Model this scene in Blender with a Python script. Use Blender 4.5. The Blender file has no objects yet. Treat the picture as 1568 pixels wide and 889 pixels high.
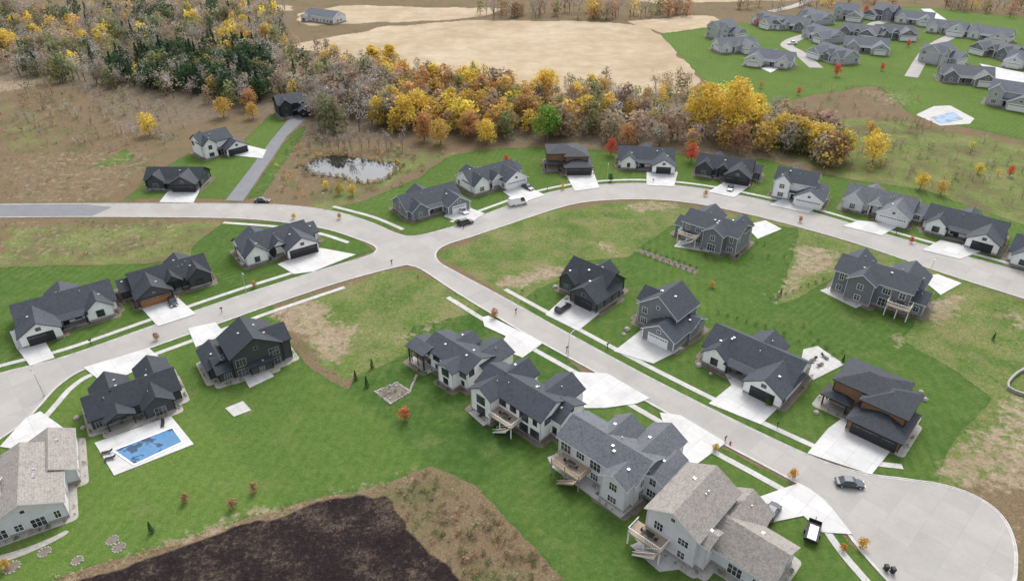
import bpy, math, random
import numpy as np
R=math.radians
rnd=random.Random(11)
rng=np.random.default_rng(5)
scene=bpy.context.scene
# ------------------------------------------------------------------ survey: aerial survey coordinates -> ground metres
CX,CY,FL,ALT=784.0,444.5,1060.0,90.0
SP,CP=math.sin(R(32)),math.cos(R(32))
def P(px,py,z=0.0):
    u=(px-CX)/FL; v=(py-CY)/FL
    t=(ALT-z)/(SP+v*CP)
    return (u*t,(CP-v*SP)*t)
def PL(l): return [P(a,b) for a,b in l]
# ------------------------------------------------------------------ materials
def nm(name):
    m=bpy.data.materials.new(name); m.use_nodes=True
    nt=m.node_tree; b=nt.nodes['Principled BSDF']
    return m,nt,b
def N(nt,t,**k):
    n=nt.nodes.new(t)
    for a,v in k.items(): setattr(n,a,v)
    return n
def L(nt,a,b): nt.links.new(a,b)
def noise(nt,vec,scale,detail=3,rough=.6):
    n=N(nt,'ShaderNodeTexNoise'); n.inputs['Scale'].default_value=scale
    n.inputs['Detail'].default_value=detail; n.inputs['Roughness'].default_value=rough
    L(nt,vec,n.inputs['Vector']); return n.outputs['Fac']
def mix(nt,f,a,b,mode='MIX'):
    n=N(nt,'ShaderNodeMix',data_type='RGBA',blend_type=mode)
    for s,v in ((n.inputs[0],f),(n.inputs[6],a),(n.inputs[7],b)):
        if hasattr(v,'is_output'): L(nt,v,s)
        elif isinstance(v,(int,float)): s.default_value=v
        else: s.default_value=(*v[:3],1)
    return n.outputs[2]
def maprange(nt,v,a,b,c=0,d=1):
    n=N(nt,'ShaderNodeMapRange'); L(nt,v,n.inputs[0])
    for i,x in enumerate((a,b,c,d)): n.inputs[i+1].default_value=x
    return n.outputs[0]
def mth(nt,op,a,b=0.0):
    n=N(nt,'ShaderNodeMath',operation=op)
    for i,v in enumerate((a,b)):
        if hasattr(v,'is_output'): L(nt,v,n.inputs[i])
        else: n.inputs[i].default_value=v
    return n.outputs[0]
def ramp(nt,f,stops):
    n=N(nt,'ShaderNodeValToRGB'); L(nt,f,n.inputs[0]); e=n.color_ramp.elements
    while len(e)<len(stops): e.new(.5)
    for x,(p,c) in zip(e,stops): x.position=p; x.color=(*c,1)
    return n.outputs[0]
def bump(nt,b,h,st=.3,dist=.1):
    n=N(nt,'ShaderNodeBump'); n.inputs['Strength'].default_value=st; n.inputs['Distance'].default_value=dist
    L(nt,h,n.inputs['Height']); L(nt,n.outputs[0],b.inputs['Normal'])
def tint(c,k): return tuple(min(1,x*k) for x in c)
def simple(name,c,rough=.7,metal=0,var=.18,scale=2.0,bm=0.0,fine=None,coat=0):
    m,nt,b=nm(name); tc=N(nt,'ShaderNodeTexCoord').outputs['Object']
    f=noise(nt,tc,scale,4)
    col=mix(nt,maprange(nt,f,.3,.7),tint(c,1-var),tint(c,1+var))
    if fine:
        g=noise(nt,tc,fine,2)
        col=mix(nt,.5,col,mix(nt,maprange(nt,g,.3,.7),tint(c,.5),tint(c,1.5)))
        if bm: bump(nt,b,g,bm,.05)
    elif bm: bump(nt,b,f,bm,.05)
    L(nt,col,b.inputs['Base Color']); b.inputs['Roughness'].default_value=rough; b.inputs['Metallic'].default_value=metal
    if coat: b.inputs['Coat Weight'].default_value=coat
    b.inputs['Specular IOR Level'].default_value=.3
    return m
def siding(name,c,vert=False):
    m,nt,b=nm(name); tc=N(nt,'ShaderNodeTexCoord').outputs['Object']
    w=N(nt,'ShaderNodeTexWave',wave_type='BANDS',bands_direction='DIAGONAL' if vert else 'Z',wave_profile='SAW')
    w.inputs['Scale'].default_value=.6 if vert else 1.3
    L(nt,tc,w.inputs['Vector'])
    f=noise(nt,tc,.8,4)
    col=mix(nt,maprange(nt,f,.3,.7),tint(c,.9),tint(c,1.05))
    col=mix(nt,maprange(nt,w.outputs['Fac'],0,.15,.2,0),col,tint(c,.45))
    L(nt,col,b.inputs['Base Color']); b.inputs['Roughness'].default_value=.6
    return m
def roofm(name,c):
    m,nt,b=nm(name); tc=N(nt,'ShaderNodeTexCoord').outputs['Object']
    v=N(nt,'ShaderNodeTexVoronoi'); v.inputs['Scale'].default_value=3.2
    mp=N(nt,'ShaderNodeMapping'); mp.inputs['Scale'].default_value=(1,1,2.2); L(nt,tc,mp.inputs[0]); L(nt,mp.outputs[0],v.inputs['Vector'])
    f=noise(nt,tc,.7,5,.65)
    w=N(nt,'ShaderNodeTexWave',wave_type='BANDS',bands_direction='Z',wave_profile='SAW'); w.inputs['Scale'].default_value=1.6
    L(nt,tc,w.inputs['Vector'])
    bw=N(nt,'ShaderNodeRGBToBW'); L(nt,v.outputs['Color'],bw.inputs[0])
    col=mix(nt,maprange(nt,bw.outputs[0],.2,.8),tint(c,.75),tint(c,1.25))
    col=mix(nt,maprange(nt,f,.3,.75,0,.5),col,tint(c,1.45))
    col=mix(nt,maprange(nt,w.outputs['Fac'],0,.2,.35,0),col,tint(c,.45))
    L(nt,col,b.inputs['Base Color']); b.inputs['Roughness'].default_value=.7; b.inputs['Specular IOR Level'].default_value=.3
    return m
def concrete(name,c,ang=0,bw=3.2,joint=.5,var=.12,fs=.25):
    m,nt,b=nm(name); tc=N(nt,'ShaderNodeTexCoord').outputs['Object']
    mp=N(nt,'ShaderNodeMapping'); mp.inputs['Rotation'].default_value=(0,0,R(ang)); L(nt,tc,mp.inputs[0])
    br=N(nt,'ShaderNodeTexBrick',offset=0.0); br.inputs['Scale'].default_value=1
    br.inputs['Brick Width'].default_value=bw; br.inputs['Row Height'].default_value=bw; br.inputs['Mortar Size'].default_value=.045
    br.inputs['Color1'].default_value=(1,1,1,1); br.inputs['Color2'].default_value=(.90,.90,.90,1); br.inputs['Mortar'].default_value=(1-joint,)*3+(1,)
    L(nt,mp.outputs[0],br.inputs['Vector'])
    f=noise(nt,tc,fs,6,.7); g=noise(nt,tc,4,4,.7); h_=noise(nt,tc,1.1,3)
    col=mix(nt,maprange(nt,f,.32,.68),tint(c,1-var*1.2),tint(c,1+var*.7))
    col=mix(nt,maprange(nt,g,.3,.7,0,.28),col,tint(c,.68))
    col=mix(nt,maprange(nt,h_,.58,.75,0,.22),col,tint(c,.62))
    col=mix(nt,1.0,col,br.outputs['Color'],'MULTIPLY')
    L(nt,col,b.inputs['Base Color']); b.inputs['Roughness'].default_value=.85; b.inputs['Specular IOR Level'].default_value=.2
    return m
def glassm():
    m,nt,b=nm('window_glass'); tc=N(nt,'ShaderNodeTexCoord').outputs['Object']
    f=noise(nt,tc,.6,2); L(nt,mix(nt,maprange(nt,f,.4,.6),(.02,.025,.03),(.08,.09,.10)),b.inputs['Base Color'])
    b.inputs['Roughness'].default_value=.08; b.inputs['Specular IOR Level'].default_value=.8
    return m
def foliage(name,transl=.3):
    m=bpy.data.materials.new(name); m.use_nodes=True; nt=m.node_tree; nt.nodes.clear()
    o=N(nt,'ShaderNodeOutputMaterial'); a=N(nt,'ShaderNodeAttribute',attribute_name='Col')
    d=N(nt,'ShaderNodeBsdfDiffuse'); t=N(nt,'ShaderNodeBsdfTranslucent'); s=N(nt,'ShaderNodeMixShader'); s.inputs[0].default_value=transl
    tc=N(nt,'ShaderNodeTexCoord').outputs['Object']; f=noise(nt,tc,2.0,1)
    c=mix(nt,1.0,a.outputs['Color'],mix(nt,maprange(nt,f,.3,.7),(.8,.8,.8),(1.2,1.2,1.2)),'MULTIPLY')
    L(nt,c,d.inputs[0]); L(nt,c,t.inputs[0]); L(nt,d.outputs[0],s.inputs[1]); L(nt,t.outputs[0],s.inputs[2]); L(nt,s.outputs[0],o.inputs[0])
    return m
M={}
M['w_white']=siding('white_siding',(.87,.87,.86))
M['w_dark']=siding('charcoal_siding',(.052,.057,.065))
M['w_black']=siding('black_siding',(.025,.027,.032))
M['w_gray']=siding('gray_siding',(.18,.19,.215))
M['w_lgray']=siding('light_gray_siding',(.64,.65,.67))
M['w_brown']=siding('brown_siding',(.20,.11,.06))
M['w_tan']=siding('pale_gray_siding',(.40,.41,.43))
M['r_dark']=roofm('charcoal_shingles',(.044,.052,.066))
M['r_black']=roofm('black_shingles',(.030,.035,.045))
M['r_gray']=roofm('gray_shingles',(.105,.112,.128))
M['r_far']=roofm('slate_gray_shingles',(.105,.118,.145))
M['r_tan']=roofm('weathered_shingles',(.235,.215,.195))
M['t_white']=simple('white_trim',(.80,.80,.80),.5,var=.05)
M['t_black']=simple('black_trim',(.025,.025,.028),.5,var=.1)
M['t_gray']=simple('gray_trim',(.3,.31,.32),.5,var=.1)
M['glass']=glassm()
M['g_white']=simple('white_garage_door',(.74,.74,.73),.5,var=.05)
M['g_black']=simple('black_garage_door',(.03,.03,.033),.45,var=.1)
M['g_brown']=simple('wood_garage_door',(.30,.14,.06),.5,var=.25,scale=4)
M['stone']=simple('stone_veneer',(.32,.305,.285),.85,var=.35,scale=3,fine=8)
M['wood']=simple('cedar_deck',(.34,.27,.20),.7,var=.2,fine=10)
M['metal']=simple('vent_metal',(.45,.46,.47),.4,metal=.4,var=.1)
M['mulch']=simple('mulch_bed',(.17,.145,.12),.95,var=.35,scale=1.5,fine=9)
M['gravel']=simple('gravel_bed',(.36,.34,.31),.95,var=.3,scale=1.5,fine=9)
M['conc']=concrete('driveway_concrete',(.60,.595,.585),47,3.4,.25)
M['walk']=concrete('sidewalk_concrete',(.53,.52,.50),47,1.6,.28)
M['curb']=simple('curb_concrete',(.47,.46,.435),.85,var=.18,scale=.7)
M['road']=concrete('street_pavement',(.385,.368,.348),47,4.6,.13,.10,.12)
M['asph']=simple('asphalt',(.185,.19,.20),.9,var=.16,scale=.3,fine=6)
M['leaf']=foliage('leaves',.38)
M['tyre']=simple('tyre_rubber',(.02,.02,.02),.8)
M['paint_d']=simple('dark_car_paint',(.035,.04,.05),.3,metal=.3,var=.05,coat=.6)
M['paint_s']=simple('slate_car_paint',(.05,.065,.08),.3,metal=.4,var=.05,coat=.6)
M['paint_w']=simple('white_car_paint',(.78,.78,.78),.35,var=.03,coat=.5)
M['lampred']=simple('tail_light',(.4,.02,.02),.3)
M['rock']=simple('boulder_rock',(.34,.32,.29),.9,var=.3,bm=.4,fine=5)
# ------------------------------------------------------------------ mesh builder
class MB:
    def __init__(s): s.v=[];s.f=[];s.m=[]
    def face(s,pts,m=0):
        i=len(s.v); s.v+= [tuple(p) for p in pts]; s.f.append(tuple(range(i,i+len(pts)))); s.m.append(m)
    def hexa(s,b,t,m=0,mt=None):
        i=len(s.v); s.v+=[tuple(p) for p in b]+[tuple(p) for p in t]
        fs=[(3,2,1,0),(4,5,6,7)]+[(k,(k+1)%4,(k+1)%4+4,k+4) for k in range(4)]
        for k,f in enumerate(fs):
            s.f.append(tuple(i+x for x in f)); s.m.append(mt if (k==1 and mt is not None) else m)
    def box(s,x0,x1,y0,y1,z0,z1,m=0,mt=None):
        s.hexa([(x0,y0,z0),(x1,y0,z0),(x1,y1,z0),(x0,y1,z0)],[(x0,y0,z1),(x1,y0,z1),(x1,y1,z1),(x0,y1,z1)],m,mt)
    def obox(s,o,u,n,w,h,d0,d1,m=0):
        a=[(o[0]+u[0]*sx*w/2+n[0]*d,o[1]+u[1]*sx*w/2+n[1]*d) for sx,d in ((-1,d0),(1,d0),(1,d1),(-1,d1))]
        s.hexa([(p[0],p[1],h[0]) for p in a],[(p[0],p[1],h[1]) for p in a],m)
    def cyl(s,x,y,z0,z1,r0,r1,n=8,m=0):
        b=[(x+r0*math.cos(2*math.pi*k/n),y+r0*math.sin(2*math.pi*k/n),z0) for k in range(n)]
        t=[(x+r1*math.cos(2*math.pi*k/n),y+r1*math.sin(2*math.pi*k/n),z1) for k in range(n)]
        for k in range(n): s.face([b[k],b[(k+1)%n],t[(k+1)%n],t[k]],m)
        s.face(t,m); s.face(b[::-1],m)
    def make(s,name,mats,parent=None,loc=(0,0,0)):
        me=bpy.data.meshes.new(name); me.from_pydata(s.v,[],s.f)
        for x in mats: me.materials.append(M[x] if isinstance(x,str) else x)
        me.polygons.foreach_set('material_index',s.m)
        o=bpy.data.objects.new(name,me); scene.collection.objects.link(o); o.location=loc
        if parent: o.parent=parent
        me.update(); return o
def empty(name,loc,rz=0,sc=1):
    e=bpy.data.objects.new(name,None); scene.collection.objects.link(e); e.location=loc; e.rotation_euler=(0,0,rz); e.scale=(sc,)*3
    e.empty_display_size=1; return e
# ------------------------------------------------------------------ leafy geometry in numpy
def prism(p0,p1,r0,r1,n=5):
    p0=np.array(p0,float);p1=np.array(p1,float); d=p1-p0; d/=np.linalg.norm(d)+1e-9
    a=np.cross(d,[.3,.9,.2]); a/=np.linalg.norm(a); b=np.cross(d,a); q=[]
    for k in range(n):
        t0=2*math.pi*k/n;t1=2*math.pi*(k+1)/n
        c0=a*math.cos(t0)+b*math.sin(t0); c1=a*math.cos(t1)+b*math.sin(t1)
        q.append([p0+c0*r0,p0+c1*r0,p1+c1*r1,p1+c0*r1])
    return np.array(q)
def leafquads(pos,out,size,g,asp=.7,bias=.8):
    n=len(pos); nr=g.normal(size=(n,3)); nr/=np.linalg.norm(nr,axis=1)[:,None]
    nr=nr+out*bias+np.array([0,0,.35]); nr/=np.linalg.norm(nr,axis=1)[:,None]
    a=np.cross(nr,g.normal(size=(n,3))); a/=np.linalg.norm(a,axis=1)[:,None]+1e-9; b=np.cross(nr,a)
    s=(size*g.uniform(.6,1.3,n))[:,None]; a=a*s; b=b*s*asp
    return np.stack([pos-a-b*.4,pos+a*.3-b,pos+a+b*.5,pos-a*.2+b],1)
def template(kind,seed,n):
    g=np.random.default_rng(seed); Q=[];S=[];W=[]
    def add(q,shade,wood):
        Q.append(q); S.append(np.full(len(q),1.0)*shade); W.append(np.full(len(q),wood))
    if kind=='conifer':
        add(prism((0,0,0),(0,0,.95),.025,.004),1,1)
        z=g.uniform(.06,1,n)**.9; th=g.uniform(0,2*math.pi,n); layer=np.abs(np.sin(z*28))*.25+.75
        r=.24*(1-z)*layer*g.uniform(.45,1.05,n)+.005
        pos=np.stack([r*np.cos(th),r*np.sin(th),z-r*.25],1); out=np.stack([np.cos(th),np.sin(th),np.full(n,.6)],1)
        add(leafquads(pos,out,np.full(n,.034),g),g.uniform(.75,1.25,n),0)
    elif kind=='bare':
        add(prism((0,0,0),(0,0,.45),.016,.010,4),1.2,1)
        tips=[]
        for k in range(8):
            th=g.uniform(0,6.28); z0=g.uniform(.12,.4); r=g.uniform(.12,.28); z1=g.uniform(.5,.95)
            p0=np.array((0,0,z0)); p1=np.array((r*math.cos(th),r*math.sin(th),z1)); add(prism(p0,p1,.006,.002,3),1.2,1)
            for j in range(4):
                a=p0+(p1-p0)*g.uniform(.25,.95); tips.append(a+g.normal(size=3)*np.array([.09,.09,.04])+np.array([0,0,.06]))
        tips=np.array(tips); pos=tips[g.integers(0,len(tips),n)]+g.normal(size=(n,3))*.055
        pos[:,2]=np.clip(pos[:,2],.12,1)
        add(leafquads(pos,np.zeros((n,3))+[0,0,.2],np.full(n,.036),g,asp=.36),g.uniform(.75,1.3,n),0)
    else:
        if kind=='tall': cr,c0,c1,k=.19,.12,1.0,11
        elif kind=='bush': cr,c0,c1,k=.55,.0,1.0,6
        elif kind=='full': cr,c0,c1,k=.38,.02,1.0,13
        else: cr,c0,c1,k=.38,.12,1.0,13
        if kind!='bush':
            add(prism((0,0,0),(g.normal()*.01,g.normal()*.01,.55),.022,.012,6),1,1)
        lob=[]
        for i in range(k):
            f=(i+.5)/k; th=i*2.4+g.uniform(-.4,.4); z=c0+(c1-c0)*(.14+.74*f)
            rr=cr*math.sin(math.pi*min(max((.25+.7*f),0),1))**.7*g.uniform(.35,.8) if i<k-1 else 0
            lr=(cr*.50 if kind!='tall' else cr*.6)*g.uniform(.7,1.2)
            c=np.array((rr*math.cos(th),rr*math.sin(th),min(z,c1-lr*.8))); lob.append((c,lr))
            if kind not in('bush','full'): add(prism((0,0,.22+.25*f),c,.01,.003,3),1,1)
        per=n//k
        for c,lr in lob:
            d=g.normal(size=(per,3)); d/=np.linalg.norm(d,axis=1)[:,None]
            r=lr*(g.uniform(.25,1.12,per)**.55); pos=c+d*r[:,None]*np.array([1,1,.85])
            pos[:,2]=np.maximum(pos[:,2],.03)
            sz=.10 if kind=='bush' else (.052 if n<500 else .9*.036*(900/n)**.25)
            add(leafquads(pos,d,np.full(per,sz),g),g.uniform(.78,1.15)*g.uniform(.78,1.22,per),0)
    return np.concatenate(Q),np.concatenate(S),np.concatenate(W)
TPL={}
def tpl(kind,i,n):
    k=(kind,i,n)
    if k not in TPL: TPL[k]=template(kind,len(kind)*1000+i*31+n,n)
    return TPL[k]
WOOD=(.24,.205,.175)
def foliage_object(name,items,loc=(0,0,0)):
    V=[];C=[]
    for t,x,y,z,sx,sz,ro,col in items:
        q,s,w=t; c,sn=math.cos(ro),math.sin(ro)
        o=np.empty_like(q); o[...,0]=(q[...,0]*c-q[...,1]*sn)*sx+x; o[...,1]=(q[...,0]*sn+q[...,1]*c)*sx+y; o[...,2]=q[...,2]*sz+z
        V.append(o); cc=np.where(w[:,None]>0,np.array(WOOD)[None],np.array(col)[None]*s[:,None]); C.append(np.minimum(cc,.9))
    V=np.concatenate(V); C=np.concatenate(C); n=len(V)
    me=bpy.data.meshes.new(name); me.vertices.add(n*4); me.vertices.foreach_set('co',V.reshape(-1).astype(np.float32))
    me.loops.add(n*4); me.loops.foreach_set('vertex_index',np.arange(n*4,dtype=np.int32))
    me.polygons.add(n); me.polygons.foreach_set('loop_start',np.arange(0,n*4,4,dtype=np.int32))
    me.update(calc_edges=True)
    at=me.color_attributes.new('Col','FLOAT_COLOR','POINT')
    ca=np.ones((n*4,4),np.float32); ca[:,:3]=np.repeat(C,4,axis=0); at.data.foreach_set('color',ca.reshape(-1))
    me.materials.append(M['leaf'])
    o=bpy.data.objects.new(name,me); scene.collection.objects.link(o); o.location=loc
    return o
YEL=(.76,.57,.12);GOLD=(.62,.43,.13);ORG=(.55,.31,.14);RED=(.62,.14,.09);OLIVE=(.24,.25,.12);GRN=(.12,.20,.06)
DGR=(.055,.095,.06);GREY=(.35,.30,.265);TANB=(.40,.31,.22);RUST=(.43,.26,.16);GRY2=(.42,.385,.345)
def inpoly(X,Y,poly):
    r=np.zeros(X.shape,bool); n=len(poly); j=n-1
    for i in range(n):
        xi,yi=poly[i]; xj,yj=poly[j]
        if yi!=yj:
            c=((yi>Y)!=(yj>Y))&(X<(xj-xi)*(Y-yi)/(yj-yi)+xi); r^=c
        j=i
    return r
def scatter(poly,dens,g=rng):
    p=np.array(poly); lo=p.min(0);hi=p.max(0); n=int((hi-lo)[0]*(hi-lo)[1]*dens)
    q=g.uniform(lo,hi,(n,2)); return q[inpoly(q[:,0],q[:,1],poly)]
# ------------------------------------------------------------------ ground
def seg(a,b,st): return np.arange(a,b,st)
xs=np.concatenate([[-2500,-1500,-900,-700,-550],seg(-450,-140,1.8),seg(-140,150,.65),seg(150,450,1.8),[480,600,900,1500,2500]])
ys=np.concatenate([[-1500,-600,-200,-50,0,30],seg(45,200,.65),seg(200,330,1.1),seg(330,640,2.0),[680,760,900,1200,1800,3000,5000]])
GX,GY=np.meshgrid(xs,ys)
def wob(X,Y,a,s):
    return a*(np.sin(X/s+1.3*np.sin(Y/s*.7))+.6*np.sin(Y/s*1.9+X/s*.8+2)+.4*np.sin(X/s*3.7-Y/s*2.9))
WB=[(0,665),(35,645),(60,620),(90,588),(130,562),(200,541),(330,495),(415,466)]
lawns=[
 (WB+[(430,500),(470,560),(535,600),(660,712),(590,742),(450,772),(330,808),(200,848),(60,895),(-60,930),(-120,760)],.62),
 (WB[:6]+[(260,532),(300,620),(430,775),(330,808),(200,848),(60,895),(-60,930),(-120,760)],.85),
 ([(535,600),(540,575),(620,545),(630,500),(720,482),(760,460),(900,575),(880,610),(790,690),(735,750),(660,712)],.24),
 ([(735,750),(800,680),(880,600),(980,610),(1110,685),(1230,750),(1260,775),(1300,830),(1380,900),(1440,980),(930,980),(860,880),(790,810)],.5),
 ([(790,462),(860,425),(880,400),(960,395),(985,375),(1030,345),(1160,355),(1190,345),(1225,350),(1200,440),(1190,470),(1290,420),(1440,430),(1460,430),(1380,520),(1450,560),(1520,610),(1450,690),(1440,740),(1330,726),(1200,680),(1080,622),(900,528)],.48),
 ([(500,322),(560,306),(600,290),(640,272),(690,238),(770,226),(850,225),(930,232),(1040,236),(1170,245),(1290,272),(1420,292),(1568,345),(1720,390),(1720,458),(1568,417),(1450,385),(1350,357),(1250,327),(1150,303),(1060,287),(980,281),(900,285),(830,298),(760,322),(700,345),(655,358),(625,362),(560,337)],.6),
 ([(1010,52),(1100,40),(1200,30),(1400,10),(1600,30),(1750,120),(1750,260),(1568,215),(1480,195),(1400,180),(1340,130),(1250,145),(1170,165),(1120,150),(1075,120),(1060,105)],.85),
 ([(-150,412),(0,410),(100,406),(190,405),(285,398),(300,372),(345,338),(440,341),(500,351),(545,365),(576,384),(490,414),(370,452),(240,497),(100,546),(0,572),(-150,620)],.42),
 ([(193,303),(215,285),(245,260),(290,235),(350,240),(390,200),(412,176),(445,176),(395,250),(350,305)],.75),
 ([(140,255),(195,228),(205,240),(190,252)],.8),
 ([(375,305),(445,205),(468,190),(465,205),(400,300)],.6),
]
meads=[
 ([(640,409),(700,448),(760,482),(720,490),(630,510),(620,550),(540,580),(510,560),(430,480),(520,434),(610,409)],1),
 ([(665,388),(720,363),(850,320),(980,305),(1150,329),(1330,379),(1568,457),(1720,505),(1720,700),(1568,700),(1470,745),(1390,735),(1200,680),(960,560),(760,450)],1),
 ([(1120,190),(1300,180),(1400,185),(1568,225),(1720,260),(1720,400),(1568,350),(1420,295),(1290,275),(1200,240)],.55),
 ([(0,350),(120,345),(290,338),(330,340),(285,398),(0,410)],.5),
 ([(480,335),(600,280),(700,232),(600,235),(480,300)],.5),
 ([(0,160),(60,170),(130,230),(60,240),(0,220)],.35),
]
dirts=[
 ([(418,472),(470,460),(505,470),(500,492),(560,500),(530,520),(520,560),(500,560),(470,520),(440,500)],.85),
 ([(590,520),(690,475),(700,486),(640,515),(600,535)],.6),
 ([(755,430),(800,415),(850,402),(870,408),(845,425),(800,445),(770,448)],.85),
 ([(900,370),(930,368),(945,385),(925,390)],.75),
 ([(955,308),(1040,308),(1040,318),(990,325),(955,318)],.75),
 ([(1215,368),(1290,386),(1265,412),(1225,440),(1190,475),(1185,460),(1215,420),(1218,385)],.8),
 ([(1440,455),(1480,448),(1478,490),(1440,500),(1415,495)],.8),
 ([(1500,640),(1568,600),(1640,640),(1640,760),(1500,760),(1440,735),(1440,700)],.70),
 ([(1375,505),(1395,510),(1370,532),(1356,528)],.7),
 ([(1520,470),(1600,480),(1600,520),(1540,505)],.5),
 ([(0,240),(90,230),(250,232),(200,275),(160,310),(0,312)],.42),
 ([(0,337),(280,335),(290,350),(230,385),(0,400)],.38),
 ([(440,215),(560,208),(680,225),(640,245),(560,290),(420,302),(400,300)],.3),
 ([(1300,135),(1390,140),(1410,160),(1340,165)],.5),
 ([(-50,125),(80,118),(80,126),(20,140),(-50,145)],.9),
 ([(60,890),(200,845),(330,804),(450,770),(590,739),(650,713),(663,716),(590,751),(450,783),(330,818),(200,860),(90,905)],1.0),
]
tills=[([(90,905),(200,858),(330,816),(450,781),(560,756),(590,762),(640,820),(700,880),(760,960),(60,960)],1)]
corns=[
 ([(430,72),(600,40),(720,31),(880,32),(985,40),(1020,60),(1062,108),(1068,140),(930,150),(800,135),(640,112),(540,90)],1),
 ([(450,22),(520,8),(700,12),(780,14),(720,28),(560,36),(470,40)],.9),
 ([(960,32),(1080,22),(1110,30),(1090,42),(1015,52)],.8),
 ([(280,12),(450,8),(450,18),(290,20)],.8),
 ([(900,-10),(1500,-30),(1500,-5),(1000,5)],.8),
]
forests=[([(-100,5),(450,10),(440,60),(560,90),(800,130),(930,145),(1060,145),(1180,170),(1300,225),(1290,262),(1180,240),(1050,232),(920,226),(770,222),(560,208),(470,200),(400,170),(200,210),(130,130),(-100,120)],1)]
def paint(lst,amp,s):
    W=np.zeros(GX.shape); X=GX+wob(GX,GY,amp,s); Y=GY+wob(GY+40,GX,amp,s)
    for o,k in lst: W=np.where(inpoly(X,Y,PL(o)),k,W)
    return W
def blur(W,k=1):
    for _ in range(k):
        W=W.copy(); W[1:-1]=(W[:-2]+W[1:-1]*2+W[2:])/4; W[:,1:-1]=(W[:,:-2]+W[:,1:-1]*2+W[:,2:])/4
    return W
attrs={}
tone=paint(lawns,.25,4.0)
attrs['w_lawn']=blur((tone>0)*1.0,1); attrs['tone']=blur(tone,2)
attrs['w_mead']=blur(paint(meads,1.2,6),3); attrs['w_dirt']=blur(paint(dirts,1.0,5),8)
attrs['w_till']=blur(paint(tills,.5,4),1); attrs['w_corn']=blur(paint(corns,1.5,9),1); attrs['w_forest']=blur(paint(forests,3,12),3)
n=GX.size; me=bpy.data.meshes.new('ground')
co=np.stack([GX,GY,GX*0],-1).reshape(-1).astype(np.float32)
me.vertices.add(n); me.vertices.foreach_set('co',co)
ny,nx=GX.shape; idx=np.arange(n).reshape(ny,nx)
qs=np.stack([idx[:-1,:-1],idx[:-1,1:],idx[1:,1:],idx[1:,:-1]],-1).reshape(-1).astype(np.int32); nq=len(qs)//4
me.loops.add(len(qs)); me.loops.foreach_set('vertex_index',qs); me.polygons.add(nq); me.polygons.foreach_set('loop_start',np.arange(0,len(qs),4,dtype=np.int32))
me.update(calc_edges=True)
for k,v in attrs.items():
    a=me.attributes.new(k,'FLOAT','POINT'); a.data.foreach_set('value',v.reshape(-1).astype(np.float32))
ground=bpy.data.objects.new('ground',me); scene.collection.objects.link(ground)
m,nt,b=nm('ground_cover'); tc=N(nt,'ShaderNodeTexCoord').outputs['Object']
def att(n): return N(nt,'ShaderNodeAttribute',attribute_name=n).outputs['Fac']
nA=noise(nt,tc,.018,3); nB=noise(nt,tc,.09,4,.65); nC=noise(nt,tc,.5,4,.7); nD=noise(nt,tc,2.6,3,.7)
mp2=N(nt,'ShaderNodeMapping'); mp2.inputs['Location'].default_value=(137,59,0); L(nt,tc,mp2.inputs[0]); nF=noise(nt,mp2.outputs[0],.16,4,.7)
nG=noise(nt,mp2.outputs[0],1.1,4,.75)
def stripes(ang,sc,dist=.6):
    mp=N(nt,'ShaderNodeMapping'); mp.inputs['Rotation'].default_value=(0,0,R(ang)); L(nt,tc,mp.inputs[0])
    w=N(nt,'ShaderNodeTexWave',wave_type='BANDS',bands_direction='X'); w.inputs['Scale'].default_value=sc; w.inputs['Distortion'].default_value=dist
    w.inputs['Detail'].default_value=1; L(nt,mp.outputs[0],w.inputs['Vector']); return w.outputs['Fac']
st=stripes(47,.19,1.2); st2=stripes(12,.15,1.2)
T=att('tone')
lawn=mix(nt,maprange(nt,T,.2,.9),(.038,.092,.020),(.135,.205,.046))
lawn=mix(nt,maprange(nt,nB,.35,.68,0,.6),lawn,(.095,.160,.036))
lawn=mix(nt,maprange(nt,nC,.42,.8,0,.5),lawn,(.20,.24,.075))
lawn=mix(nt,mth(nt,'MULTIPLY',maprange(nt,st,.3,.7,0,.22),maprange(nt,nA,.48,.62,.0,1)),lawn,(.03,.078,.014))
lawn=mix(nt,mth(nt,'MULTIPLY',maprange(nt,st2,.35,.65,0,.18),maprange(nt,nA,.38,.52,1,.1)),lawn,(.19,.26,.07))
lawn=mix(nt,maprange(nt,nF,.54,.72,0,.5),lawn,(.21,.21,.09))
lawn=mix(nt,maprange(nt,nG,.34,.58,.38,0),lawn,(.035,.08,.018))
lawn=mix(nt,maprange(nt,nD,.35,.7,.4,0),lawn,(.028,.065,.014))
mead=ramp(nt,mth(nt,'ADD',mth(nt,'MULTIPLY',nB,.5),mth(nt,'MULTIPLY',nG,.5)),[(.34,(.05,.095,.025)),(.44,(.10,.16,.04)),(.51,(.15,.20,.055)),(.57,(.22,.22,.09)),(.68,(.34,.28,.17))])
mead=mix(nt,maprange(nt,nF,.48,.66,0,.65),mead,(.27,.225,.12))
mead=mix(nt,maprange(nt,nD,.35,.65,.6,0),mead,(.05,.08,.024))
scrub=ramp(nt,mth(nt,'ADD',mth(nt,'MULTIPLY',nB,.4),mth(nt,'MULTIPLY',nG,.6)),[(.36,(.07,.08,.035)),(.44,(.15,.13,.07)),(.50,(.25,.19,.115)),(.55,(.17,.12,.075)),(.64,(.36,.29,.19))])
scrub=mix(nt,maprange(nt,nF,.42,.6,0,.5),scrub,(.21,.135,.085))
scrub=mix(nt,maprange(nt,nB,.38,.48,.5,0),scrub,(.13,.15,.06))
scrub=mix(nt,maprange(nt,nD,.35,.65,.65,0),scrub,(.08,.062,.038))
forest=mix(nt,maprange(nt,nC,.3,.7),(.11,.09,.065),(.22,.175,.12))
rows=stripes(70,.35,2.5)
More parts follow.
